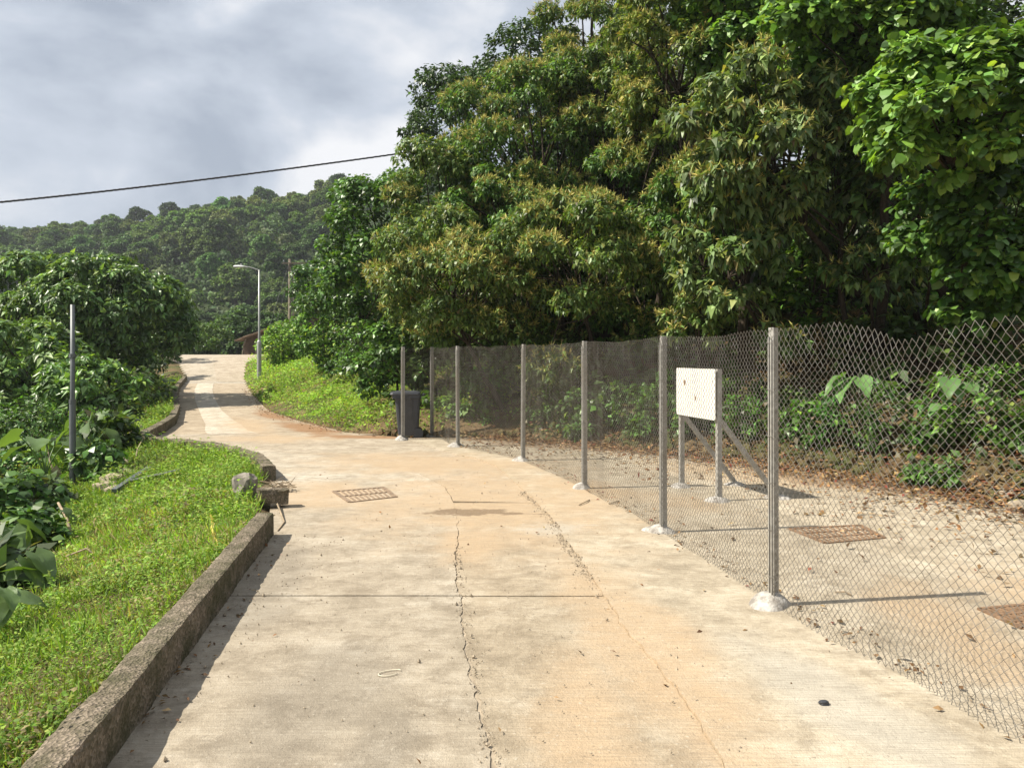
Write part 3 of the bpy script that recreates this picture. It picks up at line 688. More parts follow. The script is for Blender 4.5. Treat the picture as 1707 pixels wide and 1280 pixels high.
# ------------------------------------------------------------------ foliage
TPL = {  # u (along), v (across), w (out of plane) ; triangles
    'ovate': (np.array([(0, 0, 0), (.32, -.5, .10), (.42, 0, 0), (.32, .5, .10), (1, 0, -.16)]), np.array([(0, 2, 1), (0, 3, 2), (1, 2, 4), (2, 3, 4)])),
    'delta': (np.array([(0, 0, 0), (.08, -.5, .08), (.30, 0, 0), (.08, .5, .08), (1, 0, -.22)]), np.array([(0, 2, 1), (0, 3, 2), (1, 2, 4), (2, 3, 4)])),
    'lance': (np.array([(0, 0, 0), (.42, -.5, .05), (.5, 0, -.03), (.42, .5, .05), (1, 0, -.25)]), np.array([(0, 2, 1), (0, 3, 2), (1, 2, 4), (2, 3, 4)])),
    'kite': (np.array([(0, 0, 0), (.45, -.5, .05), (.45, .5, .05), (1, 0, -.1)]), np.array([(0, 2, 1), (1, 2, 3)])),
    'blade': (np.array([(0, -.5, 0), (0, .5, 0), (.55, .2, -.02), (1, 0, -.18)]), np.array([(0, 1, 2), (0, 2, 3)])),
    'round': (np.array([(0, 0, 0), (.22, -.48, .07), (.72, -.36, .0), (1, 0, -.14), (.72, .36, .0), (.22, .48, .07)]), np.array([(0, 5, 1), (1, 5, 2), (2, 5, 4), (2, 4, 3)])),
    'dart': (np.array([(0, 0, 0), (.16, -.5, .06), (.16, .5, .06), (1, 0, -.16)]), np.array([(0, 2, 1), (1, 2, 3)])),
    'heart': (np.array([(.06, 0, 0), (-.12, -.28, .03), (.12, -.5, .08), (.52, -.40, .07), (1.0, 0, -.12), (.52, .40, .07), (.12, .5, .08), (-.12, .28, .03), (.45, 0, -.02)]),
              np.array([(0, 8, 2), (0, 2, 1), (2, 8, 3), (3, 8, 4), (4, 8, 5), (5, 8, 6), (6, 8, 0), (0, 7, 6)])),
}
def add_leaves(b, P, D, Nn, L, Wd, C, shape):
    u, T = TPL[shape]; n = len(P)
    if n == 0: return
    D = nrm(D); S = nrm(np.cross(D, Nn)); Nn = np.cross(S, D)
    L = np.broadcast_to(L, (n,)); Wd = np.broadcast_to(Wd, (n,))
    V = P[:, None] + D[:, None] * (u[:, 0][None, :, None] * L[:, None, None]) + S[:, None] * (u[:, 1][None, :, None] * Wd[:, None, None]) + Nn[:, None] * (u[:, 2][None, :, None] * L[:, None, None])
    k = len(u); TT = (np.arange(n)[:, None, None] * k + T[None]).reshape(-1, 3)
    b.add(V.reshape(-1, 3), T=TT, C=np.repeat(C, k, 0))
def rdir(n, r): return nrm(r.normal(size=(n, 3)))
PALK = np.array([1.36, 1.46, 1.28])
def palette(n, r, cols, jit=.22):
    cols = np.array(cols, float); w = cols[:, 3] / cols[:, 3].sum(); i = r.choice(len(cols), n, p=w)
    return PALK * cols[i, :3] * (1 + jit * r.normal(size=(n, 1))).clip(.4, 1.8) * (1 + .06 * r.normal(size=(n, 3)))
KIND = {
    # L, width ratio, shape, droop, twig length, leaves per tip, tips per m2 of crown shell, palette (r,g,b,weight), material, flowers
    'mallotus': dict(L=.108, wr=.48, shape='dart', droop=.95, tw=.26, m=13, dens=33, mat='leaf', fl=.62,
                     pal=[(.082, .128, .036, 4), (.12, .165, .05, 3), (.048, .082, .025, 2.5), (.17, .19, .06, 1.3), (.12, .09, .04, .3)]),
    'macaranga': dict(L=.15, wr=.60, shape='delta', droop=1.1, tw=.30, m=12, dens=19, mat='leaf', fl=.42,
                      pal=[(.105, .145, .058, 4), (.15, .185, .08, 2.8), (.055, .085, .032, 2.5), (.19, .20, .07, .9), (.11, .08, .04, .25)]),
    'dark': dict(L=.135, wr=.58, shape='kite', droop=.5, tw=.28, m=11, dens=16, mat='glossy_leaf', fl=0,
                 pal=[(.030, .055, .018, 4), (.042, .075, .025, 3), (.022, .04, .015, 3), (.07, .11, .03, .6)]),
    'fill': dict(L=.21, wr=.55, shape='kite', droop=.5, tw=.4, m=9, dens=6.2, mat='leaf', fl=0,
                 pal=[(.045, .075, .022, 4), (.07, .11, .03, 2.5), (.08, .08, .032, .8), (.028, .048, .016, 2.5)]),
    'broad': dict(L=.14, wr=.62, shape='kite', droop=.6, tw=.28, m=11, dens=19, mat='glossy_leaf', fl=0,
                  pal=[(.055, .11, .025, 4), (.08, .15, .035, 3), (.035, .07, .018, 3), (.14, .20, .035, .7)]),
    'vine': dict(L=.125, wr=.9, shape='round', droop=.9, tw=.28, m=10, dens=24, mat='leaf', fl=0,
                 pal=[(.075, .135, .035, 4), (.11, .19, .04, 3), (.045, .085, .025, 3), (.17, .25, .05, 1.0)]),
    'umbrella': dict(L=.22, wr=.52, shape='ovate', droop=.62, tw=.20, m=11, dens=11, mat='glossy_leaf', fl=0,
                     pal=[(.09, .145, .05, 4), (.125, .19, .068, 3), (.05, .088, .03, 2.7), (.17, .23, .06, .6)]),
    'shrub': dict(L=.095, wr=.58, shape='ovate', droop=.4, tw=.22, m=9, dens=24, mat='leaf', fl=0,
                  pal=[(.06, .12, .025, 4), (.09, .17, .035, 3), (.035, .07, .018, 3), (.14, .19, .04, .5)]),
    'ivy': dict(L=.13, wr=.75, shape='kite', droop=.8, tw=.22, m=9, dens=17, mat='leaf', fl=0,
                pal=[(.075, .14, .028, 4), (.11, .19, .035, 3), (.045, .085, .02, 2.5), (.17, .23, .04, 1)]),
    'dry': dict(L=.12, wr=.3, shape='lance', droop=1.1, tw=.3, m=8, dens=13, mat='dry_leaf', fl=0,
                pal=[(.13, .075, .035, 4), (.20, .13, .06, 2), (.07, .045, .022, 3), (.06, .08, .025, 1.5)]),
}
def make_crown(r, lobes, K, view=None, sparse=1.0, inner=.22):
    """lobes: (n,4) centre + radius in local space. returns leaf builder, flower builder, tips"""
    lob = np.asarray(lobes, float); area = 4 * np.pi * lob[:, 3] ** 2
    nt = np.maximum((area * K['dens'] * .80 * sparse).astype(int), 6); li = np.repeat(np.arange(len(lob)), nt); n = len(li)
    ctr = np.average(lob[:, :3], axis=0, weights=lob[:, 3])
    out = nrm(lob[li, :3] - ctr + 1e-6)
    d = nrm(rdir(n, r) + .40 * out + np.array([0, 0, .42]))
    rad = lob[li, 3] * np.where(r.random(n) < inner, r.uniform(.3, .8, n), r.uniform(.82, 1.08, n))
    tip = lob[li, :3] + d * rad[:, None] * np.array([1.08, 1.08, .72])
    # drop most tips buried in other lobes
    dd = np.linalg.norm(tip[:, None] - lob[None, :, :3], axis=2) / lob[None, :, 3]; dd[np.arange(n), li] = 9
    keep = (dd.min(1) > .72) | (r.random(n) < .22)
    if view is not None:                           # fewer leaves on the side turned away from the yard
        vd = nrm(np.asarray(view, float)); keep &= ((tip - ctr) @ vd > -.35 * lob[:, 3].max()) | (r.random(n) < .35)
    tip = tip[keep]; d = d[keep]; li = li[keep]; n = len(tip)
    ax = nrm(d + np.array([0, 0, .35]) + .35 * rdir(n, r))
    e1 = nrm(np.cross(ax, np.array([.3, .2, .9]) + .01)); e2 = np.cross(ax, e1)
    m = K['m']; t = r.random((n, m)) ** .7; ph = r.random((n, m)) * 2 * np.pi
    radial = np.cos(ph)[..., None] * e1[:, None] + np.sin(ph)[..., None] * e2[:, None]
    sz = r.uniform(.8, 1.2, n)
    P = tip[:, None] - ax[:, None] * ((1 - t) * K['tw'])[..., None]
    D = nrm(radial + ax[:, None] * (.15 + .55 * t)[..., None] + np.array([0, 0, -1.0]) * (K['droop'] * r.uniform(.5, 1.3, (n, m)))[..., None])
    Nn = nrm(ax[:, None] * .5 + np.array([0, 0, .7]) + .45 * radial + .35 * r.normal(size=(n, m, 3)))
    L = K['L'] * sz[:, None] * r.uniform(.6, 1.25, (n, m))
    P = P + radial * (.18 * L)[..., None]
    C = palette(n * m, r, K['pal']).reshape(n, m, 3) * np.clip(1 + .22 * r.normal(size=(n, 1, 1)), .5, 1.6)
    b = MB(); add_leaves(b, P.reshape(-1, 3), D.reshape(-1, 3), Nn.reshape(-1, 3), L.ravel(), L.ravel() * K['wr'], C.reshape(-1, 3).clip(.004, .5), K['shape'])
    fb = None
    if K['fl']:
        lp = np.where(r.random(len(lob)) < .5, .12, 1.3)[li] * K['fl']; sel = np.where((r.random(n) < lp) & (d[:, 2] > -.2))[0]; q = 10
        if len(sel):
            fb = MB(); fd = nrm(ax[sel][:, None] * .9 + np.array([0, 0, .25]) + .75 * r.normal(size=(len(sel), q, 3)))
            FP = np.repeat(tip[sel][:, None], q, 1) - ax[sel][:, None] * r.uniform(0, .08, (len(sel), q, 1)); FL = r.uniform(.07, .16, (len(sel), q))
            FC = palette(len(sel) * q, r, [(.30, .26, .09, 4), (.38, .33, .12, 2), (.22, .165, .065, .8), (.27, .275, .09, 2.5)])
            add_leaves(fb, FP.reshape(-1, 3), fd.reshape(-1, 3), rdir(len(sel) * q, r), FL.ravel(), FL.ravel() * .15, FC, 'kite')
    return b, fb, tip, li
def curve(a, b, r, n=6, wob=.08, sag=0.):
    a, b = np.asarray(a, float), np.asarray(b, float); t = np.linspace(0, 1, n)[:, None]; L = np.linalg.norm(b - a)
    o = np.cumsum(r.normal(size=(n, 3)), 0) * wob * L / n; o = o - o[0] - (o[-1] - o[0]) * t
    return a + (b - a) * t + o + np.array([0, 0, 1.]) * (sag * L * np.sin(np.pi * t))
def make_tree(name, label, cat, kind, centre, radii, base, seed, nl=None, group=None, lobes=None, sparse=1., view=None, trunk_r=None, tint=None, inner=.22, stems=1, skirt=0, lobe_r=(.34, .52)):
    r = np.random.default_rng(seed); K = KIND[kind]; base = np.asarray(base, float); c = np.asarray(centre, float) - base; R = np.asarray(radii, float)
    root = thing(name, label, cat, tuple(base), group)
    mr = R.mean()
    if lobes is None:
        nl = nl or int(9 + 5 * mr)
        gi = np.arange(nl) + .5; ga = gi * 2.39996 + r.random() * 6.28; gz = 1 - 2 * gi / nl; q = np.stack([np.sqrt(1 - gz ** 2) * np.cos(ga), np.sqrt(1 - gz ** 2) * np.sin(ga), gz], 1)
        q = nrm(q + .28 * rdir(nl, r) + np.array([0, 0, .10])); rr = r.uniform(.55, .88, nl)
        lc = c + q * R * rr[:, None]; lr = mr * r.uniform(*lobe_r, nl)
        lobes = np.concatenate([lc, lr[:, None]], 1)
        if skirt:                                  # foliage down to the ground
            zb = c[2] - R[2] * .6; ns = max(3, int(skirt * 3 * max(zb, .3) / mr)); hz = r.uniform(.05, 1, ns) * max(zb, .2); f = .35 + .65 * hz / max(zb, .2)
            a = r.uniform(0, 2 * np.pi, ns); e = np.stack([c[0] * f + np.cos(a) * R[0] * .75, c[1] * f + np.sin(a) * R[1] * .75, hz, mr * r.uniform(.3, .48, ns)], 1)
            lobes = np.concatenate([lobes, e])
    else:
        lobes = np.asarray(lobes, float).copy(); lobes[:, :3] -= base
    b, fb, tip, li = make_crown(r, lobes, K, view, sparse, inner)
    tr = trunk_r or .012 * (c[2] + R[2]) + .015
    w = MB()
    for s in range(stems):
        hub = c + np.array([0, 0, -R[2] * .45]) + (r.normal(size=3) * .18 * mr if stems > 1 else 0)
        st = np.array([0, 0, -.25]) + (np.append(r.normal(size=2) * .12, 0) if stems > 1 else 0)
        tp = curve(st, hub, r, 8, .10); w.tube(tp, np.linspace(tr, tr * .55, 8), 7)
        for k in range(s, len(lobes), stems):
            p = curve(tp[-1 - int(r.integers(0, 3))], lobes[k, :3], r, 6, .12, .05); w.tube(p, np.linspace(tr * .36, tr * .12, 6), 5, False)
    sel = r.random(len(tip)) < min(1, (90 if kind == 'fill' else 220) / len(tip))
    for t_, l_ in zip(tip[sel], li[sel]):
        w.tube(np.stack([lobes[l_, :3] + .3 * (t_ - lobes[l_, :3]), .5 * (lobes[l_, :3] + t_) + r.normal(size=3) * .04, t_]), [tr * .10 + .003, .006, .003], 3, False)
    w.obj('trunk' if cat == 'tree' else 'stem', M['bark'], root, True)
    o = b.obj('crown' if cat == 'tree' else 'foliage', M[K['mat']], root)
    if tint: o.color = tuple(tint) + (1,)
    if fb: fb.obj('flowers', M['dry_leaf'], root)['kind'] = 'stuff'
    return root
def px_tree(name, label, cat, kind, px, py, d, rx, rz, ry, seed, basepx=None, based=None, **kw):
    c = W(px, py, d); s = d / F; bx = W(basepx if basepx is not None else px, py, based or d)
    base = T3(bx[0], bx[1])
    v = kw.pop('view', (-c[0] - 3, -c[1], 2.5))
    return make_tree(name, label, cat, kind, c, (rx * s, ry, rz * s), base, seed, view=v, **kw)

def right_wood():
    t = px_tree
    # back row: dark trees that close the wood
    t('evergreen_tree', 'tall dense dark-green tree with rounded top against the sky', 'tree', 'dark', 862, 232, 24, 178, 168, 3.0, 1, nl=34, basepx=900, lobe_r=(.27, .42), skirt=.8)
    t('evergreen_tree', 'dark tree filling the wood above the white notice board', 'tree', 'fill', 1120, 190, 24, 210, 250, 3.0, 2, nl=26, skirt=.8)
    t('evergreen_tree', 'dark tree filling the wood behind the large drooping leaves', 'tree', 'fill', 1400, 150, 21, 260, 260, 3.0, 3, nl=26, skirt=.8)
    t('evergreen_tree', 'dark tree deep in the wood behind the broad-leaved creeper', 'tree', 'fill', 1720, 140, 19, 280, 280, 3.0, 4, nl=26)
    t('evergreen_tree', 'dark low tree in deep shade behind the flowering branches', 'tree', 'fill', 900, 440, 21.5, 220, 130, 2.0, 5, nl=20, skirt=1.0)
    t('evergreen_tree', 'dark low tree in deep shade behind the notice board', 'tree', 'fill', 1230, 440, 18.5, 240, 150, 1.6, 6, nl=20, skirt=1.0)
    for k, (px, py, d, rx, rz, lab) in enumerate([(1430, 420, 17, 130, 140, 'dark tree deep in the wood behind the thin upright trunk'), (1560, 440, 15.8, 130, 140, 'dark tree deep in the wood behind the thick leaning trunk'), (1720, 420, 14.6, 140, 150, 'dark tree in deep shade under the broad-leaved creeper'),
            (1060, 420, 19.5, 130, 140, 'dark tree in deep shade above the posts left of the notice board'), (740, 480, 20.5, 110, 120, 'dark tree in shade behind the golden tree by the bin'), (1010, 300, 22, 160, 150, 'dark tree behind the thin visible branches')]):
        t('evergreen_tree', lab, 'tree', 'fill', px, py, d, rx, rz, 1.5, 500 + k, nl=18, skirt=1.3)
    # flowering trees
    t('flowering_tree', 'tall flowering tree with thin visible branches and ochre tips below the round dark crown', 'tree', 'mallotus', 895, 250, 18.5, 165, 160, 1.7, 11, nl=30, sparse=.8, basepx=960, lobe_r=(.22, .36), skirt=.8, tint=(.86, 1.0, .92))
    t('flowering_tree', 'golden flowering tree leaning out over the fence beside the bin', 'tree', 'mallotus', 755, 470, 16.2, 140, 115, 1.6, 12, nl=24, basepx=850, lobe_r=(.26, .42), skirt=1.0)
    t('flowering_tree', 'golden flowering tree spreading low above the middle fence posts', 'tree', 'mallotus', 960, 430, 15.2, 150, 110, 1.5, 13, nl=22, basepx=1010, based=16.5, lobe_r=(.26, .42), skirt=1.0)
    t('flowering_tree', 'bronze-green flowering tree high up above the notice board', 'tree', 'mallotus', 1130, 95, 15.5, 140, 130, 1.5, 14, nl=22, basepx=1200, based=17, tint=(1.1, 1.0, .9), lobe_r=(.26, .42), skirt=.8)
    t('flowering_tree', 'slender flowering tree at the left edge of the wood under the cable', 'tree', 'mallotus', 725, 340, 18.3, 75, 115, 1.2, 15, nl=14, basepx=790, skirt=1.0)
    for k, (px, py, d, rx, rz, lab) in enumerate([(1040, 330, 17.2, 95, 95, 'flowering tree half hidden behind the golden tree above the middle posts'), (1090, 230, 16.8, 90, 100, 'flowering tree below the bronze-green tree top'), (840, 340, 17.6, 100, 80, 'shaded flowering tree between the upper and the lower golden trees'),
            (1010, 170, 18, 110, 120, 'flowering tree right of the thin visible branches'), (1170, 330, 14.8, 80, 90, 'flowering tree left of the drooping pointed leaves'), (1000, 60, 19, 110, 80, 'flowering tree top against the sky next to the round dark crown')]):
        t('flowering_tree', lab, 'tree', 'mallotus', px, py, d, rx, rz, 1.2, 540 + k, nl=16, lobe_r=(.28, .44), skirt=.5, tint=((.8, 1.0, .9), (.95, .98, .9))[k % 2])
    # large-leaved trees
    t('large_leaved_tree', 'tree with big drooping pointed leaves hanging above the yard', 'tree', 'macaranga', 1270, 225, 12.2, 165, 140, 1.1, 21, nl=32, basepx=1490, based=14, lobe_r=(.25, .40), skirt=.8)
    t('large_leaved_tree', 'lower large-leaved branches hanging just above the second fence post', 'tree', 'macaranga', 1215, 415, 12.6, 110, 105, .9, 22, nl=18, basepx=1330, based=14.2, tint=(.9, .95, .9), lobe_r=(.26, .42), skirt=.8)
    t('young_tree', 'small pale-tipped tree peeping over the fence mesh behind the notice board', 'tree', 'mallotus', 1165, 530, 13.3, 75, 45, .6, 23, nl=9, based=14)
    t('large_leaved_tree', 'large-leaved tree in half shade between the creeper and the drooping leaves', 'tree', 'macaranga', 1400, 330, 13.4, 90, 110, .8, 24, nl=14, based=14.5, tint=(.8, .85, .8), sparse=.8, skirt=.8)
    t('large_leaved_tree', 'large-leaved tree high at the wood top between the two creepers', 'tree', 'macaranga', 1370, 80, 13.2, 110, 90, 1.0, 25, nl=16, based=15)
    for k, (px, py, d, rx, rz, lab) in enumerate([(1345, 470, 13.7, 55, 90, 'creeper curtain hanging left of the thin upright trunk'), (1630, 500, 12.4, 60, 70, 'creeper hanging low over the bank under the broad-leaved creeper'), (1500, 500, 14.2, 60, 80, 'creeper hanging in the gap between the leaning trunks')]):
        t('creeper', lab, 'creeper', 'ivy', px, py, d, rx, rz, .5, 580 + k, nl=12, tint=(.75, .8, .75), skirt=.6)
    for k, (px, py, d, rx, rz, lab) in enumerate([(1450, 440, 12.2, 70, 60, 'large-leaved branches hanging in shade in front of the thin upright trunk'), (1545, 410, 11.6, 60, 55, 'large-leaved branches hanging in shade in front of the thick leaning trunk')]):
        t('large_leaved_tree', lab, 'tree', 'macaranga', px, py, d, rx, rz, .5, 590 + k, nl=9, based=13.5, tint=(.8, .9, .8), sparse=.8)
    # creepers
    t('creeper', 'bright green creeper draped over the tree tops above the notice board', 'creeper', 'vine', 1240, 50, 14.5, 110, 100, 1.1, 31, nl=20, tint=(1.2, 1.15, 1.1), sparse=1.0)
    t('creeper', 'broad-leaved bright creeper draped over the trees above the sagging fence', 'creeper', 'vine', 1590, 170, 9.2, 185, 125, 1.0, 32, nl=34, tint=(1.25, 1.2, 1.1), basepx=1600, based=12, lobe_r=(.26, .42))
    t('creeper', 'bright creeper at the very top of the wood right of the large drooping leaves', 'creeper', 'vine', 1470, 30, 11.8, 170, 110, 1.1, 33, nl=26, tint=(1.2, 1.15, 1.1), based=13)
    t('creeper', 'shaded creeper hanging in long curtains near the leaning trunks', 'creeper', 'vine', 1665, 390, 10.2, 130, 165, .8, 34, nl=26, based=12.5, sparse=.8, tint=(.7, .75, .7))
    # left flank of the wood
    t('leafy_tree', 'broad-leaved tree with bright yellow-green tips at the left flank of the wood', 'tree', 'broad', 640, 395, 20.5, 95, 110, 1.4, 41, nl=22, basepx=690, skirt=.4)
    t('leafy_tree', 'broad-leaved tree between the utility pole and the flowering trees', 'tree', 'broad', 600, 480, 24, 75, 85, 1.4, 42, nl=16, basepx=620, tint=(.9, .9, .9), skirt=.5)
    t('leafy_shrub', 'leafy shrub hanging over the wheelie bin', 'shrub', 'broad', 662, 592, 18, 55, 62, .8, 43, nl=13, sparse=1.1, skirt=.4)
    t('leafy_shrub', 'pale bright shrub growing between the hedge and the shrub over the bin', 'shrub', 'shrub', 612, 585, 22, 45, 45, .9, 44, nl=10)
    t('vine_hedge', 'yellow-green vine-covered hedge at the top of the grass bank by the lamp', 'hedge', 'ivy', 485, 572, 37, 40, 40, 2.0, 45, nl=22, tint=(1.35, 1.3, .9))
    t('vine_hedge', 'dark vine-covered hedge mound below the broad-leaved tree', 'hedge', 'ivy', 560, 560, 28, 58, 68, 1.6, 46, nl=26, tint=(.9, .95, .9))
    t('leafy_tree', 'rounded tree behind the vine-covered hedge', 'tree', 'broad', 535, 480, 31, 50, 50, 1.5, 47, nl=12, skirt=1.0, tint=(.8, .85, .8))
    # undergrowth behind the fence
    u = [(800, 660, 16.3, 60, 55, 'shrub', 'green shrub behind the fence with soil bank below it'), (925, 690, 15.2, 40, 45, 'shrub', 'upright green shrub behind the middle fence posts'),
         (870, 610, 16.6, 70, 60, 'fill', 'shaded shrub behind the middle of the fence'), (1010, 640, 15.6, 70, 80, 'fill', 'shaded shrub left of the post before the notice board'),
         (1090, 690, 14.0, 50, 60, 'shrub', 'green shrub behind the fence left of the notice board'), (1225, 670, 13.2, 60, 75, 'shrub', 'green shrub directly behind the notice board'),
         (1340, 640, 13.0, 70, 90, 'dry', 'brown withered shrub hung with dry leaves behind the tallest-looking post'), (1150, 580, 15.0, 90, 60, 'fill', 'shaded shrub above the notice board'),
         (1480, 600, 12.5, 100, 80, 'fill', 'shaded shrub under the leaning trunks'), (1640, 610, 11.0, 90, 90, 'fill', 'shaded shrub behind the sagging fence mesh'),
         (1340, 735, 11.9, 45, 30, 'shrub', 'low green herb at the edge of the leaf litter'), (1560, 790, 9.4, 50, 28, 'shrub', 'low weed at the foot of the bank near the stones'), (1690, 720, 9.3, 45, 60, 'shrub', 'leafy weed climbing at the edge of the yard under the sagging mesh'),
         (715, 690, 16.9, 40, 35, 'ivy', 'bright weeds between the bin and the third-last fence post'), (785, 700, 16.4, 45, 38, 'ivy', 'bright low shrub on the soil bank behind the fence'), (985, 690, 15.0, 45, 50, 'ivy', 'bright shrub left of the shaded post before the board'), (1160, 700, 13.6, 50, 50, 'ivy', 'bright shrub seen under the notice board'), (1400, 560, 13.5, 60, 60, 'dry', 'dry brown brush beneath the leaning trunks'), (745, 620, 17.2, 50, 75, 'fill', 'shaded shrub behind the fence corner'), (700, 560, 18, 60, 50, 'fill', 'dark shrub above the fence corner')]
    for k, (px, py, d, rx, rz, kind, lab) in enumerate(u):
        t('undergrowth_shrub', lab, 'shrub', kind, px, py, d, rx, rz, max(.35, rx * d / F * .8), 60 + k, nl=10, trunk_r=.012, skirt=1.0)
    r = np.random.default_rng(611)
    for k in range(16):
        y = np.interp(k + r.random() * .6, [0, 16], [7.2, 14.8]); x = float(np.interp(y, RR[:, 1], RR[:, 0])) + r.uniform(.55, 1.5); rr = r.uniform(.32, .6); g = T3(x, y)
        make_tree('bank_shrub', 'low green shrub in the row along the foot of the bank behind the fence', 'shrub', 'shrub' if k % 3 else 'broad', g + [0, 0, rr * .9], (rr, rr * .8, rr * 1.1), g, 620 + k, nl=9, view=(-x - 3, -y, 3), trunk_r=.01, skirt=.6, group='shrubs along the bank foot', tint=(r.uniform(.8, 1.1), r.uniform(.85, 1.1), .9))
right_wood()
def lean_trunks():
    for k, (a, b_, r0, lab) in enumerate([((1610, 560, 12.8), (1480, 300, 12.6), .10, 'thick dark trunk leaning left in the shade above the sagging fence'), ((1425, 540, 13.2), (1400, 250, 13.0), .055, 'thin dark upright trunk left of the leaning trunk'),
                                          ((1545, 560, 13.4), (1500, 330, 13.2), .06, 'slim trunk crossing behind the thick leaning trunk')]):
        r = np.random.default_rng(90 + k); p0, p1 = W(*a), W(*b_); p0 = T3(p0[0], p0[1], -.3)
        root = thing('leaning_tree', lab, 'tree', tuple(p0)); q = curve((0, 0, 0), p1 - p0, r, 10, .16)
        MB().tube(q, np.linspace(r0, r0 * .6, 10), 8).obj('trunk', M['bark'], root, True)
        for j in range(4):
            s = q[5 + j]; e = s + np.array([r.normal() * .7, r.normal() * .5, .6 + r.random() * .7]); MB().tube(curve(s, e, r, 6, .2), np.linspace(r0 * .45, .012, 6), 5).obj('branch', M['bark'], root, True)
        K = dict(KIND['fill']); cb, fb, tip, li = make_crown(r, np.array([[*(q[-1] + r.normal(size=3) * .3 + [0, 0, .4]), .5], [*(q[-1] + r.normal(size=3) * .3), .45]]), K)
        cb.obj('crown', M['leaf'], root)
lean_trunks()

def left_wood():
    t = px_tree
    t('umbrella_tree', 'big dome-shaped tree with whorls of glossy leaves left of the climbing road', 'tree', 'umbrella', 192, 528, 26, 142, 100, 2.6, 201, nl=64, lobe_r=(.22, .34), view=(8, -24, 6), basepx=150)
    t('umbrella_tree', 'tall whorl-leaved tree behind the dome-shaped tree at the gully', 'tree', 'umbrella', 20, 520, 27, 110, 110, 2.2, 202, nl=26, lobe_r=(.28, .42), view=(8, -24, 6), skirt=1.0)
    t('umbrella_tree', 'leafy tree rising behind the thin steel pole', 'tree', 'umbrella', 55, 610, 20, 95, 85, 1.6, 203, nl=22, lobe_r=(.28, .42), view=(8, -20, 6), tint=(1.1, 1.1, 1), skirt=1.0)
    t('umbrella_tree', 'low spreading tree in front of the dome-shaped tree beside the grass slope', 'tree', 'umbrella', 140, 650, 18.5, 85, 45, 1.3, 204, nl=18, lobe_r=(.3, .46), view=(8, -20, 8), tint=(1.1, 1.15, 1), skirt=1.0)
    t('gully_shrub', 'dark shrub in the shade of the dome-shaped tree beside the kerb', 'shrub', 'fill', 215, 655, 23, 55, 50, 1.2, 205, nl=12, view=(8, -20, 6))
    t('gully_shrub', 'yellowish-tipped tree beside the road crest left of the lamp', 'tree', 'broad', 350, 560, 53, 34, 26, 1.6, 206, nl=12, view=(8, -30, 6), tint=(1.1, 1.0, .8), skirt=1.0)
    t('gully_shrub', 'tangled green shrub right of the thin steel pole', 'shrub', 'shrub', 165, 715, 16, 45, 35, .9, 207, nl=12, view=(8, -16, 6), tint=(.9, .9, .8))
    t('gully_shrub', 'bushy green shrub left of the thin steel pole', 'shrub', 'shrub', 40, 720, 15.5, 75, 50, 1.0, 208, nl=14, view=(8, -16, 6))
    t('gully_shrub', 'brownish bush in shade below the rubble at the slope edge', 'shrub', 'dry', 180, 745, 15.5, 40, 35, .7, 209, nl=9, view=(8, -16, 6), tint=(.5, .6, .5))
    t('gully_shrub', 'round-leaved shrub hanging over the taro leaves', 'shrub', 'vine', 35, 835, 9.2, 62, 55, .55, 210, nl=11, view=(8, -16, 6), sparse=.8, tint=(.75, .8, .9))
    t('gully_shrub', 'dark low shrub under the dome-shaped tree by the bend in the kerb', 'shrub', 'fill', 195, 700, 18.3, 40, 40, .8, 211, nl=9, view=(8, -16, 6))
    t('gully_shrub', 'leafy shrub by the side path under the dome-shaped tree', 'shrub', 'broad', 245, 585, 35.5, 48, 42, 1.6, 212, nl=9, view=(8, -30, 6), tint=(.8, .8, .8))
    for k, (px, py, d, rx, rz, kind, lab) in enumerate([(265, 560, 42, 45, 40, 'fill', 'dark tree left of the road crest casting shade over the road'), (120, 560, 33, 70, 60, 'umbrella', 'whorl-leaved tree behind the dome-shaped tree near the skyline'), (150, 770, 14.5, 30, 22, 'fill', 'dark tangle of leaves right behind the foot of the thin steel pole'),
            (60, 770, 13.5, 60, 35, 'broad', 'glossy shrub left of the foot of the thin steel pole'), (215, 628, 30, 60, 42, 'fill', 'dark thicket below the dome-shaped tree beside the climbing road')]):
        t('gully_tree', lab, 'tree', kind, px, py, d, rx, rz, 1.2, 520 + k, nl=12, view=(8, -20, 6), skirt=1.0)
    for k, (px, py, rr, kind, lab) in enumerate([(178, 792, .36, 'broad', 'dark leafy bush on the drop below the steel bar'), (82, 862, .34, 'fill', 'dark bush between the steel pole and the taro plants'), (60, 930, .34, 'broad', 'leafy bush between two taro plants at the slope edge'), (8, 1005, .30, 'fill', 'low dark bush under the lowest taro leaves'), (195, 755, .45, 'fill', 'dark bush beside the rubble at the slope edge')]):
        g = on_ray(px, py, 3, 30); make_tree('slope_bush', lab, 'shrub', kind, g + [-.15, .1, rr * .7], (rr, rr, rr * .85), g, 560 + k, nl=9, view=(4, -10, 5), trunk_r=.01, skirt=.5)
left_wood()

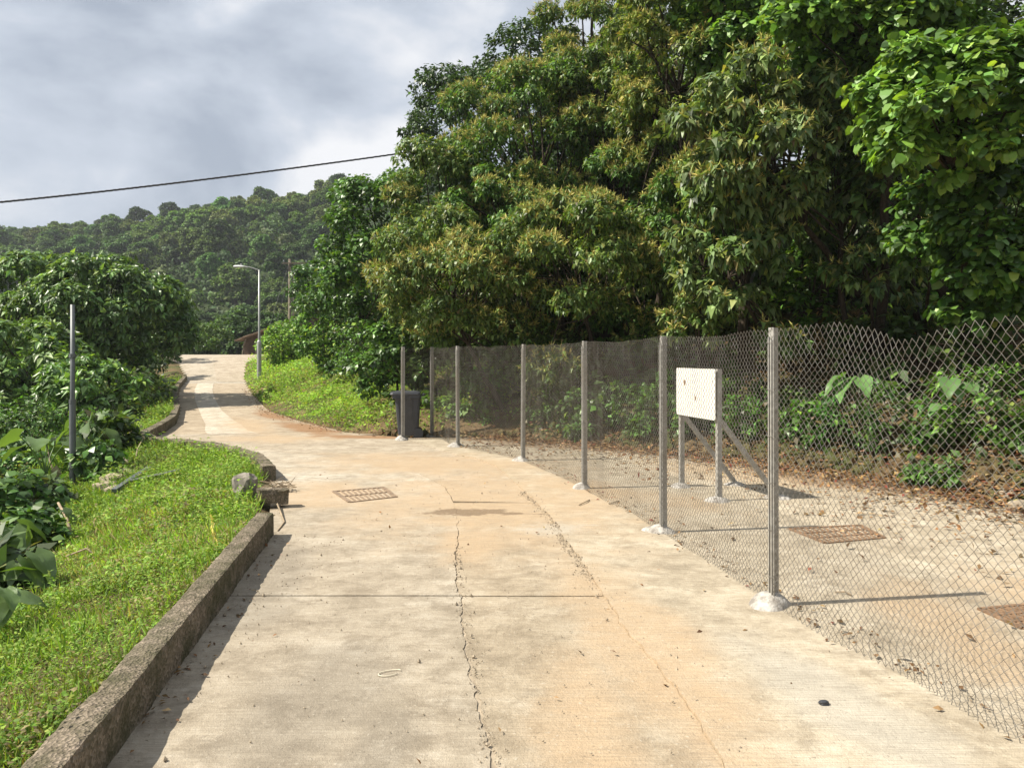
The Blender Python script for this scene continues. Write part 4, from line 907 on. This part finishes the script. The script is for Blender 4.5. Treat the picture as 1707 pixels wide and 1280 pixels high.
# ------------------------------------------------------------------ wooded hill
def hill():
    r = np.random.default_rng(7); protos = []
    pals = [[(.045, .075, .022, 3), (.06, .10, .03, 2), (.03, .05, .016, 2)], [(.055, .09, .022, 3), (.08, .12, .03, 2), (.035, .055, .018, 2)],
            [(.035, .06, .022, 3), (.05, .08, .028, 2), (.022, .04, .014, 2)], [(.07, .085, .03, 3), (.085, .11, .035, 2), (.04, .055, .02, 2)], [(.05, .10, .03, 3), (.075, .14, .04, 2)]]
    for k in range(5):
        q = np.random.default_rng(300 + k); nl = 24 + 3 * k
        dirs = nrm(rdir(nl, q) + [0, 0, .35]); R = np.array([2.5, 2.5, 2.1]) * (1 if k != 4 else .8)
        lob = np.concatenate([np.array([0, 0, 4.2]) + dirs * R * q.uniform(.45, 1.15, (nl, 1)) * [1, 1, 1 + .25 * (k % 3)], q.uniform(.45, 1.15, (nl, 1))], 1)
        K = dict(L=.36, wr=.7, shape='kite', droop=.35, tw=.5, m=9, dens=6.5, pal=pals[k], fl=0)
        b, _, tip, li = make_crown(q, lob, K, view=(.3, -1, .5), inner=.1)
        tb = MB().tube(curve((0, 0, -1), (0, 0, 3.6), q, 6, .06), np.linspace(.22, .12, 6), 6)
        b.C.append(np.tile([[.06, .05, .04]], (tb.n, 1))); b.V += tb.V; 
        for arr in tb.T: b.T.append(arr + b.n)
        for arr in tb.Q: b.Q.append(arr + b.n)
        b.n += tb.n
        me = b.mesh('hill_tree'); me.materials.append(M['hill_leaf']); protos.append(me)
    HL = [('rounded mid-green crown among the trees of the wooded hillside', 'mid-green hillside trees'), ('fresh green crown among the trees of the wooded hillside', 'fresh green hillside trees'), ('dark bluish-green crown among the trees of the wooded hillside', 'dark hillside trees'),
          ('olive-brown crown among the trees of the wooded hillside', 'olive hillside trees'), ('small pale crown among the trees of the wooded hillside', 'pale hillside trees')]
    def put(x, y, s, k, label, group, tint, name='hill_tree'):
        o = bpy.data.objects.new(name, protos[k]); COL.objects.link(o); o.location = T3(x, y, -.9 * s); o.scale = (s * r.uniform(.9, 1.15), s * r.uniform(.9, 1.15), s)
        o.rotation_euler = (0, 0, r.normal() * .5); o.color = tuple(tint) + (1,); tag(o, label, 'tree', group)
    # the slope, seen between the left edge and the near wood
    cand = []
    for y in np.concatenate([np.arange(96, 150, 6.5), np.arange(150, 226, 6.0)]):
        x0, x1 = (-60 - CX) / F * y, (720 - CX) / F * y; step = 4.4
        x = x0 + r.random() * step
        while x < x1:
            cand.append((x + r.normal() * .9, y + r.normal() * 1.6)); x += step * r.uniform(.8, 1.25)
    r.shuffle(cand)
    for x, y in cand[:290]:
        v = 1.1 + .7 * r.random() + .45 * (n2(x, y, .03, 44)); kk = int(r.choice(5, p=[.28, .24, .26, .14, .08])); put(x, y, r.uniform(.55, 1.2), kk, HL[kk][0], HL[kk][1], (v * r.uniform(.9, 1.12), v, v * r.uniform(.85, 1.1)))
    rest = cand[290:]
    # skyline trees that stand out
    sky = [(275, 345, 1.35, 4, 'pale tall tree sticking out of the hill skyline'), (210, 362, 1.2, 3, 'bare-looking greyish tree on the hill skyline'), (120, 372, 1.3, 2, 'dark rounded tree on the low end of the hill skyline'),
           (395, 345, 1.15, 4, 'slim pale tree on the hill skyline'), (440, 340, 1.2, 1, 'small flat-topped tree on the hill skyline'), (520, 318, 1.5, 2, 'dark bushy tree on the higher end of the hill skyline'), (560, 305, 1.3, 0, 'rounded tree on the hill skyline near the cable'), (630, 296, 1.4, 1, 'broad tree on the hill skyline touching the near wood'), (40, 380, 1.2, 0, 'tree on the hill skyline at its lowest end')]
    for px, py, s, k, lab in sky:
        y = 217 + r.normal() * 2; put((px - CX) / F * y, y, s * .78, k, lab, None, (1.35, 1.35, 1.3))
    # nearer trees closing the valley
    for k in range(26):
        y = r.uniform(58, 92); px = r.uniform(250, 640) if k < 16 else r.uniform(-60, 260)
        put((px - CX) / F * y, y, r.uniform(.75, 1.15), int(r.integers(0, 3)), 'dark tree crown in the valley beyond the road crest', 'trees in the valley beyond the crest', (.8, .85, .8), 'valley_tree')
    # the forest floor and remaining crowns as one mass
    V = []; b = MB(); n = 9000
    y = r.uniform(92, 232, n); x = (r.uniform(-90, 760, n) - CX) / F * y; z = terr(x, y) + r.uniform(.3, 2.8, n)
    add_leaves(b, np.stack([x, y, z], -1), nrm(rdir(n, r) + [0, -.3, -.2]), nrm(rdir(n, r) * .6 + [0, -.4, .8]), r.uniform(.7, 1.3, n), r.uniform(.5, .9, n), palette(n, r, pals[2]), 'kite')
    for x, y in rest:
        m = 190; d = nrm(rdir(m, r) + [0, -.3, .5]); c = T3(x, y, 2.6); P = c + d * np.array([2.3, 2.3, 2.0]) * (.8 + .25 * vnoise(d * 2 + x, 1, 3)[:, None]); v = .8 + .4 * r.random()
        add_leaves(b, P, nrm(rdir(m, r) + [0, 0, -.5]), nrm(d + .4 * rdir(m, r)), r.uniform(.5, .9, m), r.uniform(.4, .7, m), palette(m, r, pals[int(r.integers(0, 4))]) * v, 'kite')
    tag(b.obj('hillside_forest', M['hill_leaf']), 'dense green forest undergrowth covering the far hillside', 'forest', kind='stuff')
hill()

# ------------------------------------------------------------------ grass and herbs
def herb(b, r, x, y, size, pal, blade=.35, hmax=.10, bl=(2.2, 5.0), dryp=.28):
    xy = [None]
    def patchy(m, r_, p_):
        c = palette(m, r_, p_); a, b2 = xy[0]; w = np.clip(n2(a, b2, .7, 71) + .6 * n2(a, b2, 2.1, 72), -1, 1)
        c = c * (1 + .28 * w)[:, None]; dry = (n2(a, b2, .45, 73) + .5 * n2(a, b2, 1.7, 74) > .30) & (r_.random(m) < dryp)
        c[dry] = c[dry].mean(1, keepdims=True) * np.array([1.35, 1.15, .55]); return c
    n = len(x); z = terr(x, y); h = r.random(n) ** 1.4 * hmax * (size / .03) ** .6 * np.clip(.75 + .9 * n2(x, y, 2.3, 91), .2, 1.8)
    P = np.stack([x, y, z + h - .005], -1)
    isb = r.random(n) < blade
    i = np.where(~isb)[0]; m = len(i); xy[0] = (x[i], y[i]); D = nrm(np.concatenate([r.normal(size=(m, 2)), r.uniform(-.2, .7, (m, 1))], 1)); Nn = nrm(rdir(m, r) * .5 + UP)
    L = size[i] * r.uniform(.6, 1.4, m); add_leaves(b, P[i], D, Nn, L, L * r.uniform(.45, .75, m), patchy(m, r, pal), 'kite')
    i = np.where(isb)[0]; m = len(i); xy[0] = (x[i], y[i]); D = nrm(np.concatenate([r.normal(size=(m, 2)) * .55, r.uniform(.5, 1.2, (m, 1))], 1)); Pb = P[i].copy(); Pb[:, 2] = z[i] - .01
    L = size[i] * r.uniform(*bl, m); add_leaves(b, Pb, D, nrm(rdir(m, r) + .3), L, size[i] * r.uniform(.12, .22, m), patchy(m, r, pal), 'blade')
def grass():
    r = np.random.default_rng(55)
    pal = [(.14, .215, .036, 4), (.18, .255, .048, 3), (.085, .145, .026, 2.3), (.22, .255, .065, 1.4), (.18, .145, .06, .5)]
    b = MB()
    for y0, y1, wdt, dens, sz in ((1.0, 4.0, 3.2, 9500, .020), (4.0, 7.5, 4.4, 6000, .024), (7.5, 11.5, 4.4, 3200, .032), (11.5, 18, 4.2, 1700, .042), (18, 34, 3.2, 800, .055)):
        n = int((y1 - y0) * wdt * dens); y = r.uniform(y0, y1, n); xe = np.interp(y, LL[:, 1], LL[:, 0]); x = xe - .12 - wdt * r.random(n) ** 1.0
        # stay off the kerb, thin out in patches and down the slope
        dl = dist_poly(x, y, LL); pn = n2(x, y, 1.1, 21) + .6 * n2(x, y, 3.3, 22)
        k = ((x > -.68 * y - .75) | ((r.random(n) < .35) & (x > -.68 * y - 1.7))) & (dl > .155) & (r.random(n) < np.clip(.95 + .45 * pn, .35, 1)) & (x < xe)
        gap = (y > 7.1) & (y < 9.85) & (dl < .35); k &= ~(gap & (r.random(n) < .5))
        x, y = x[k], y[k]; pn = pn[k]; s = sz * r.uniform(.7, 1.3, len(x)) * (1 + .25 * np.clip(pn, -1, 1))
        herb(b, r, x, y, s, pal, .42, .20)
    # taller weeds: leafy stems standing out of the cover
    n = 1500; y = 1.5 + 15.5 * r.random(n) ** 1.2; x = np.interp(y, LL[:, 1], LL[:, 0]) - .2 - 4.6 * r.random(n); k = (x > -.68 * y - .75) & (dist_poly(x, y, LL) > .2) & (n2(x, y, .8, 61) > -.25); x, y = x[k], y[k]; n = len(x); m = 16
    H = r.uniform(.10, .30, n); lean = r.normal(size=(n, 2)) * .25; t = r.random((n, m)); z = terr(x, y)
    P = np.stack([x[:, None] + lean[:, :1] * H[:, None] * t, y[:, None] + lean[:, 1:] * H[:, None] * t, z[:, None] + H[:, None] * t], -1).reshape(-1, 3)
    D = nrm(np.concatenate([r.normal(size=(n * m, 2)), r.uniform(-.1, .8, (n * m, 1))], 1)); L = np.repeat(r.uniform(.03, .055, n), m) * r.uniform(.6, 1.3, n * m)
    add_leaves(b, P, D, nrm(rdir(n * m, r) * .4 + UP), L, L * .42, palette(n * m, r, pal), 'kite')
    o = b.obj('grass_slope', M['grass']); tag(o, 'low bright green weeds and grass on the slope left of the kerb', 'grass', kind='stuff')
    b = MB()
    for y0, y1, wdt, dens, sz in ((15.7, 22, 3.4, 1350, .060), (22, 30, 3.4, 850, .074), (30, 44, 4.0, 450, .09)):
        n = int((y1 - y0) * wdt * dens); y = r.uniform(y0, y1, n); xe = np.interp(y, RR[:, 1], RR[:, 0]); x = xe + wdt * 1.7 * r.random(n)
        dr = dist_poly(x, y, RR); pn = n2(x, y, .9, 31); k = (dr < wdt) & (dr > .12) & (r.random(n) < np.clip(.9 + .4 * pn, .3, 1)) & ((dr > .5) | (r.random(n) < .55)); x, y, pn = x[k], y[k], pn[k]
        herb(b, r, x, y, sz * r.uniform(.7, 1.4, len(x)) * (1 + .3 * np.clip(pn, -1, 1)), [(a * 1.2, g * 1.25, c * 1.1, w) for a, g, c, w in pal], .22, .14, (1.3, 2.6), .10)
    tag(b.obj('grass_bank', M['grass']), 'bright green grass and weeds on the bank below the vine-covered hedge', 'grass', kind='stuff')
    # shaded ground cover under the wood and in the gully
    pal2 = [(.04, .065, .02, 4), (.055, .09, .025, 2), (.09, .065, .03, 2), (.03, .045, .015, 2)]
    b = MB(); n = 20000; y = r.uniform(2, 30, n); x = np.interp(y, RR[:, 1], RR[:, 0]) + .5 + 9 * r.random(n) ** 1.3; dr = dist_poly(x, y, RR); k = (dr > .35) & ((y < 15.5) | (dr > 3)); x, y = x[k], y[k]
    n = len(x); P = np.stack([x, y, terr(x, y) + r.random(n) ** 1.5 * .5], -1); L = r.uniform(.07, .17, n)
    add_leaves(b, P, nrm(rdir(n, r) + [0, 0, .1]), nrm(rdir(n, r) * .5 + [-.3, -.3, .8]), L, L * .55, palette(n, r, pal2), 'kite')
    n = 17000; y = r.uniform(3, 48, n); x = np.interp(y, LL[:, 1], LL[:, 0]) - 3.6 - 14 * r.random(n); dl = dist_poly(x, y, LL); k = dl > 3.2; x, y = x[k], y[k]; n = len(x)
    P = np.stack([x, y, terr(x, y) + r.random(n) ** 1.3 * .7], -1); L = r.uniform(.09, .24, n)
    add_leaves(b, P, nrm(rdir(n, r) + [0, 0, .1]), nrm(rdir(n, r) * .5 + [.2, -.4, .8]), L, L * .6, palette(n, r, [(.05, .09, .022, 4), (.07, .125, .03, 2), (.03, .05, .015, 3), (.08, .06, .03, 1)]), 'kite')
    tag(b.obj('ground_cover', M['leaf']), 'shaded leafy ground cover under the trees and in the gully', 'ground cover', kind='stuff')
grass()

# ------------------------------------------------------------------ broad-leaved plants
def big_leaf(r, L, Wd, wavy=.05):
    """heart-shaped leaf along +x, tip drooping; returns V, T"""
    n = 11; t = np.linspace(0, 1, n); half = np.interp(t, [0, .06, .22, .45, .7, .9, 1], [.22, .40, .5, .44, .27, .09, 0.0]) * Wd
    V = []
    for k, v in enumerate((-1, -.5, 0, .5, 1)):
        back = np.where(np.abs(v) > .2, -.16 * np.abs(v) * (1 - t) ** 3, 0)
        z = .10 * L * (np.abs(v) * half / (Wd * .5)) - .32 * L * t ** 2.2 + wavy * L * np.sin(t * 16 + v * 3) * abs(v) * .5
        V.append(np.stack([(t + back) * L, v * half, z], -1))
    V = np.array(V).reshape(-1, 3); Q = []
    for k in range(4):
        for i in range(n - 1): Q.append([k * n + i, k * n + i + 1, (k + 1) * n + i + 1, (k + 1) * n + i])
    return V, np.array(Q)
def mat_bigleaf():
    n = NT('big_leaf'); P = n.objc(); a = n.N('ShaderNodeAttribute', attribute_name='Col')
    c = n.mix(n.ramp(n.noise(7, 4, .6, P), [(.35, 0), (.7, .55)]), a.outputs['Color'], (.13, .20, .05))
    p = n.pbr(c, .38, normal=n.bump(n.noise(26, 3, .6, n.mapv(P, (1, 3, 1))), .35, .01), spec=.5)
    t = n.N('ShaderNodeBsdfTranslucent'); n.t.links.new(n.mix(1.0, c, (1.5, 1.6, .5), 'MULTIPLY'), t.inputs['Color'])
    m = n.N('ShaderNodeMixShader'); m.inputs[0].default_value = .28
    n.t.links.new(p.outputs[0], m.inputs[1]); n.t.links.new(t.outputs[0], m.inputs[2]); n.t.links.new(m.outputs[0], n.out.inputs['Surface'])
mat_bigleaf()
def taro(base, n, L, h, label, seed, name='taro_plant', col=(.085, .125, .05), spread=1.0, face=None):
    r = np.random.default_rng(seed); root = thing(name, label, 'plant', tuple(base))
    for k in range(n):
        az = (face + r.normal() * .9) if face is not None else k / n * 2 * np.pi + r.normal() * .35; hh = h * r.uniform(.6, 1.15); ll = L * r.uniform(.75, 1.2)
        dirv = np.array([math.cos(az), math.sin(az), 0.]); top = dirv * hh * .5 * spread + [0, 0, hh]
        t = np.linspace(0, 1, 7)[:, None]; st = dirv * (hh * .5 * spread * t ** 2) + np.array([0, 0, 1.]) * (hh * t - .05 * (1 - t))
        MB().tube(st, np.linspace(.016, .008, 7), 5).obj('stalk', M['taro_stalk'], root, True)
        V, Q = big_leaf(r, ll, ll * r.uniform(.72, .88)); tilt = r.uniform(.15, .75); ct, s_ = math.cos(tilt), math.sin(tilt)
        Ry = np.array([[ct, 0, s_], [0, 1, 0], [-s_, 0, ct]]); ca, sa = math.cos(az + r.normal() * .4), math.sin(az + r.normal() * .2); Rz = np.array([[ca, -sa, 0], [sa, ca, 0], [0, 0, 1]])
        ro = r.normal() * .35; Rx = np.array([[1, 0, 0], [0, math.cos(ro), -math.sin(ro)], [0, math.sin(ro), math.cos(ro)]])
        V = V @ (Rz @ Ry @ Rx).T + top; c = np.array(col) * r.uniform(.7, 1.35) * PALK
        MB().add(V, Q=Q, C=c).obj('leaf', M['big_leaf'], root, True)
    return root
def plants():
    for k, (px, py, d, n, L, h, lab) in enumerate([
        (-8, 1060, 5.6, 6, .25, .30, 'giant taro with wide pale leaves at the lower edge of the grass slope'),
        (20, 1000, 6.9, 7, .26, .32, 'giant taro with upright cupped leaves above the lowest taro'),
        (-10, 960, 7.6, 6, .30, .45, 'shaded giant taro under the round-leaved shrub'),
        (70, 915, 9.0, 5, .27, .38, 'giant taro with a fan-like leaf below the thin steel pole'),
        (75, 800, 12.0, 6, .42, .75, 'giant taro left of the foot of the thin steel pole'),
        (150, 800, 12.8, 6, .42, .70, 'giant taro right of the foot of the thin steel pole'),
        (200, 772, 14.0, 5, .36, .55, 'giant taro in shade beside the rubble at the slope edge')]):
        p = W(px, py, d); b = T3(p[0], d); b = on_ray(px, py, 3, 30) if k < 4 else b; taro(b, n, L, h, lab, 400 + k, face=-.4 if k < 3 else None)
    for k, (px, py, d, n, L, h, col, lab) in enumerate([(1440, 745, 11.2, 6, .38, .75, (.09, .17, .06), 'broad-leaved plant with wide serrated leaves behind the fence'), (1590, 720, 10.0, 7, .30, .80, (.075, .14, .055), 'broad-leaved plant with heart-shaped grey-green leaves behind the sagging mesh')]):
        p = W(px, py, d); b = T3(p[0], d); taro(b, n, L, h, lab, 430 + k, 'broadleaf_plant', col, .8, face=-2.2)
plants()

# ------------------------------------------------------------------ litter, rubble and small things
def litter():
    r = np.random.default_rng(77); b = MB()
    pal = [(.20, .115, .05, 4), (.28, .17, .08, 2), (.11, .065, .035, 3), (.36, .25, .13, 1), (.19, .06, .04, .6)]
    def put(x, y, z, L, flat=1.0):
        n = len(x); D = nrm(np.concatenate([r.normal(size=(n, 2)), .25 * r.normal(size=(n, 1))], 1)); add_leaves(b, np.stack([x, y, z], -1), D, nrm(UP * flat + .5 * rdir(n, r)), L, L * r.uniform(.3, .6, n), palette(n, r, pal) / PALK, 'kite')
    # yard: thicker towards the bank
    n = 9000; y = r.uniform(1.5, 15, n); xr = np.interp(y, RR[:, 1], RR[:, 0]); x = xr - 5.5 * r.random(n) ** 2.2; dr = dist_poly(x, y, RR)
    xf = np.interp(y, [p[1] for p in POSTS[:6]], [p[0] for p in POSTS[:6]])
    k = (x > xf + .05) & (r.random(n) < np.clip(1.15 - dr * .42 + .35 * n2(x, y, 1.6, 5), .05, 1)); x, y = x[k], y[k]; n = len(x)
    put(x, y, .018 + .025 * r.random(n), r.uniform(.035, .10, n))
    # foot of the bank: deep litter
    n = 15000; y = r.uniform(2, 15.6, n); x = np.interp(y, RR[:, 1], RR[:, 0]) + r.normal(size=n) * .5 + .15; z = np.maximum(terr(x, y), 0) + .01 + .07 * r.random(n)
    put(x, y, z, r.uniform(.04, .11, n))
    # up the bank
    n = 9000; y = r.uniform(2, 17, n); x = np.interp(y, RR[:, 1], RR[:, 0]) + .5 + 5 * r.random(n); k = y < 15.6; x, y = x[k], y[k]; put(x, y, terr(x, y) + .02 + .05 * r.random(len(x)), r.uniform(.05, .12, len(x)))
    # fence line, road, kerb shadow
    n = 500; s = r.uniform(2, 14.5, n); x = np.interp(s, [p[1] for p in POSTS[:6]], [p[0] for p in POSTS[:6]]) + .10 * r.normal(size=n) + .15; put(x, s, .02 + .01 * r.random(n), r.uniform(.02, .06, n))
    n = 90; y = r.uniform(2.6, 14, n); x = r.uniform(-1.5, 1.5, n) - .12 * y * (y > 8); k = (x > np.interp(y, LL[:, 1], LL[:, 0]) + .2); put(x[k], y[k], np.full(k.sum(), .014), r.uniform(.015, .055, k.sum()))
    n = 130; y = r.uniform(1.5, 6.9, n); x = np.interp(y, LL[:, 1], LL[:, 0]) + .02 + .16 * r.random(n) ** 2; put(x, y, np.full(n, .012), r.uniform(.012, .05, n))
    n = 900; y = r.uniform(15.2, 30, n); x = np.interp(y, RR[:, 1], RR[:, 0]) + .18 * r.normal(size=n); put(x, y, zroad(y) + .02 + .02 * r.random(n), r.uniform(.03, .08, n))
    tag(b.obj('leaf_litter', M['dry_leaf']), 'brown dead leaves strewn over the yard and heaped along the bank foot', 'leaf litter', kind='stuff')
    # grit: pebbles and sand crumbs along joints and edges
    g = MB(); n = 2600; bx = np.array([(1.05, 2.0), (.95, 3.2), (.86, 4.2), (.72, 5.0), (.58, 5.7), (.45, 7.1), (.38, 8.0), (.11, 9.4)])
    y = r.uniform(2.2, 9.2, n); x = np.interp(y, bx[:, 1], bx[:, 0]) + r.normal(size=n) * .05
    y2 = r.uniform(2.4, 6.6, 350); x2 = np.interp(y2, [2.4, 3.1, 5.1, 6.7], [-.055, -.09, -.33, -.47]) + r.normal(size=350) * .03
    x = np.concatenate([x, x2, r.uniform(-1.6, 5, 1500), np.interp(r.uniform(2, 7, 500), LL[:, 1], LL[:, 0])]); y = np.concatenate([y, y2, r.uniform(2.2, 11, 1500), r.uniform(2, 7, 500)])
    k = x > np.interp(y, LL[:, 1], LL[:, 0]) + .03; x, y = x[k], y[k]; n = len(x); s = r.uniform(.002, .006, n) * (1 + 1.2 * (r.random(n) < .06))
    o = np.array([(1, 0, 0), (-1, 0, 0), (0, 1, 0), (0, -1, 0), (0, 0, 1), (0, 0, -1)], float); T = np.array([(0, 2, 4), (2, 1, 4), (1, 3, 4), (3, 0, 4), (2, 0, 5), (1, 2, 5), (3, 1, 5), (0, 3, 5)])
    V = np.stack([x, y, .004 + s * .4], -1)[:, None] + o[None] * s[:, None, None] * r.uniform(.6, 1.3, (n, 6, 1)); g.add(V.reshape(-1, 3), T=(np.arange(n)[:, None, None] * 6 + T[None]).reshape(-1, 3))
    tag(g.obj('grit', M['stone']), 'loose grit and sand crumbs along the road joints', 'grit', kind='stuff')
litter()
def stick(name, pts, rad, label, mat='twig', cat='stick', sides=5):
    return tag(MB().tube(np.asarray(pts, float), rad, sides).obj(name, M[mat], smooth=True), label, cat)
def small_things():
    r = np.random.default_rng(99)
    # bent pale wire on the road
    an = np.linspace(.5, 5.6, 26); c = G(650, 1123); stick('wire_loop', np.stack([c[0] + .055 * np.cos(an) * (1 + .15 * np.sin(an)), c[1] + .035 * np.sin(an) + .02 * np.cos(an), .006 + 0 * an], -1), .0028, 'bent loop of pale wire lying on the road', 'pale_wire', 'wire')
    # dead branch leaning out of the kerb gap
    a, b_ = W(452, 822, 8.9), np.append(G(474, 872), .012); c = np.append(G(463, 886), .01)
    stick('dead_stick', [a + [0, 0, .02], (a + b_) / 2 + [.0, 0, .03], b_, c], [.012, .011, .009, .006], 'bent dead stick leaning out of the kerb gap onto the road')
    for k in range(16):
        p = W(466 + r.normal() * 9, 822, 9.2); p[2] = .03; q = [p + np.array([r.normal() * .10, r.normal() * .12, .05 * i * r.random() + .01]) for i in range(4)]
        tw = MB().tube(q, [.006, .005, .004, .002], 4)
        if k == 0: broot = thing('brushwood', 'tangle of dry twigs at the broken end of the kerb', 'twigs', (p[0], p[1], 0))
        o = tw.obj('twig', M['twig'], broot); o.location = (-broot.location[0], -broot.location[1], 0)
    # bars and boards dumped on the slope
    def plank(name, p0, p1, w, t, label, mat, lift=.06):
        p0 = on_ray(*p0, lift=lift); p1 = on_ray(*p1, lift=lift); ax = nrm(p1 - p0); sd = nrm(np.cross(UP, ax)); up_ = np.cross(ax, sd); R = np.stack([sd, ax, up_], 1)
        tag(MB().box((p0 + p1) / 2, (w, np.linalg.norm(p1 - p0), t), R).obj(name, M[mat]), label, 'plank' if 'plank' in name else 'bar')
    plank('metal_bar', (190, 818), (248, 780), .07, .05, 'dark steel channel bar dumped on the grass slope', 'dark_paint', .12)
    plank('plank', (218, 800), (296, 783), .09, .02, 'grey-painted plank lying across the steel bar on the grass slope', 'grey_paint', .13)
    plank('plank', (217, 727), (240, 705), .25, .04, 'pale broken board at the top edge of the slope by the kerb bend', 'stone', .08)
    for k, (px, py, d, s, lab) in enumerate([(176, 818, 0, .13, 'small brown rubble block at the low end of the steel bar'), (190, 806, 0, .15, 'pale rubble chunk beside the steel bar'), (196, 822, 0, .12, 'tan rubble chunk under the steel bar'), (200, 775, 0, .13, 'rubble chunk at the edge of the dark bushes'), (212, 745, 0, .16, 'flat pale rubble slab below the broken board'), (48, 893, 0, .13, 'pinkish stone among the taro leaves'),
                                              (208, 792, 0, .10, 'small pale stone above the steel bar')]):
        p = on_ray(px, py, 5, 25); rock('rubble_block', p + [0, 0, s * .35], s, lab, 20 + k, cat='rubble', sq=(1.2, .9, .6))
    for k, (px, py, s, lab) in enumerate([(1690, 835, .12, 'yellowish stone at the foot of the bank under the sagging mesh'), (1700, 852, .09, 'small dark stone beside the yellowish stone'), (1655, 826, .07, 'pale pebble left of the yellowish stone'), (1373, 1178, .018, 'tiny black pebble on the road beside the fence')]):
        g = G(px, py); rock('stone', (g[0], g[1], .012 + s * .4), s, lab, 40 + k, 'black_plastic' if s < .03 else 'stone', sq=(1.2, 1, .7))
    # yellow tape
    q = [on_ray(px, py, 4, 12, .05) for px, py in ((350, 855), (354, 868), (353, 882), (359, 893), (361, 905), (359, 916))]
    V = []; 
    for k, p in enumerate(q): V += [p + [-.012, .0, .0], p + [.013, 0, .012 * (-1) ** k]]
    V = np.array(V); V2 = V + [0, 0, .002]; n = len(q); Q = [[2 * i, 2 * i + 1, 2 * i + 3, 2 * i + 2] for i in range(n - 1)]; Q2 = [[a + 2 * n for a in f[::-1]] for f in Q]
    tag(MB().add(np.concatenate([V, V2]), Q=Q + Q2).obj('warning_tape', M['yellow_tape']), 'faded yellow tape strip caught in the weeds beside the kerb', 'tape')
    # black plastic mesh half buried in the weeds
    for k, (a, b_, w, lab) in enumerate([((228, 872), (276, 836), .10, 'strip of black plastic sheet half hidden in the weeds'), ((265, 905), (290, 868), .12, 'scrap of dark netting in the weeds nearer the kerb')]):
        p0, p1 = on_ray(*a, 4, 15, .025), on_ray(*b_, 4, 15, .025); t = np.linspace(0, 1, 9)[:, None]; c = p0 + (p1 - p0) * t; sd = nrm(np.cross(UP, p1 - p0)); rows = []
        for v in (-.5, 0, .5): rows.append(c + sd * (w * v) + np.array([0, 0, 1.]) * (.03 * r.normal(size=(9, 1))))
        V = np.array(rows).reshape(-1, 3); Q = [[kk * 9 + i, kk * 9 + i + 1, (kk + 1) * 9 + i + 1, (kk + 1) * 9 + i] for kk in range(2) for i in range(8)]
        n = len(V); tag(MB().add(np.concatenate([V, V - [0, 0, .003]]), Q=Q + [[a_ + n for a_ in f[::-1]] for f in Q]).obj('plastic_sheet', M['black_plastic']), lab, 'plastic sheet')
    p = on_ray(475, 566, 20, 40, 1.6); 
    for k, (a, b_, d, lab) in enumerate([((97, 838), (122, 898), 8.6, 'short dark stake leaning in the weeds below the steel pole'), ((108, 928), (160, 922), 6.9, 'thin dry stalk lying across the weeds by the taro'), ((78, 740), (97, 800), 12, 'bare grey branch leaning among leaves left of the steel pole'), ((245, 718), (222, 790), 13.6, 'long straw-coloured stalk hanging over the slope edge'), ((236, 708), (226, 735), 14.2, 'short straw-coloured stalk by the broken board')]):
        p0, p1 = W(*a, d + .3), on_ray(*b_, 4, 25, .02); m_ = (p0 + p1) / 2 + r.normal(size=3) * .03; stick('dead_stalk', [p0, m_, p1 + [0, 0, -.03]], [.008, .011, .013] if k != 0 else [.015, .018, .02], lab)
    # dry sticks on the yard
    for k, (a, b_, lab) in enumerate([((965, 845), (983, 836), 'small dark twig on the apron left of the second post'), ((1015, 843), (1032, 838), 'thin twig on the apron near the third footing'), ((1392, 992), (1420, 997), 'short dead twig on the yard behind the second post')]):
        stick('twig', [np.append(G(*a), .022), np.append((G(*a) + G(*b_)) / 2 + .02, .028), np.append(G(*b_), .020)], .006, lab)
small_things()
def bank_clods():
    r = np.random.default_rng(15); b = MB(); n = 420
    y = r.uniform(9, 16, n); x = np.interp(y, RR[:, 1], RR[:, 0]) + .15 + .5 * r.random(n); s = r.uniform(.03, .10, n)
    bm = bmesh.new(); bmesh.ops.create_icosphere(bm, subdivisions=1, radius=1); o = np.array([v.co[:] for v in bm.verts]); T = np.array([[v.index for v in f.verts] for f in bm.faces]); bm.free()
    V = np.stack([x, y, terr(x, y) + s * .2], -1)[:, None] + o[None] * s[:, None, None] * r.uniform(.7, 1.25, (n, len(o), 1)); b.add(V.reshape(-1, 3), T=(np.arange(n)[:, None, None] * len(o) + T[None]).reshape(-1, 3))
    tag(b.obj('earth_clods', M['soil']), 'crumbling brown earth clods along the cut foot of the bank', 'earth', kind='stuff')
bank_clods()

# ------------------------------------------------------------------ humid air
def haze():
    n = NT('haze'); v = n.N('ShaderNodeVolumePrincipled'); v.inputs['Color'].default_value = (.86, .92, 1.0, 1); v.inputs['Density'].default_value = HAZE; v.inputs['Anisotropy'].default_value = .3
    n.t.links.new(v.outputs[0], n.out.inputs['Volume'])
    o = MB().box((0, 130, 28), (760, 560, 76)).obj('haze', n.m); o['kind'] = 'stuff'; o['label'] = 'thin pale humid haze filling the air over the valley'; o['category'] = 'haze'
HAZE = .0004
haze()
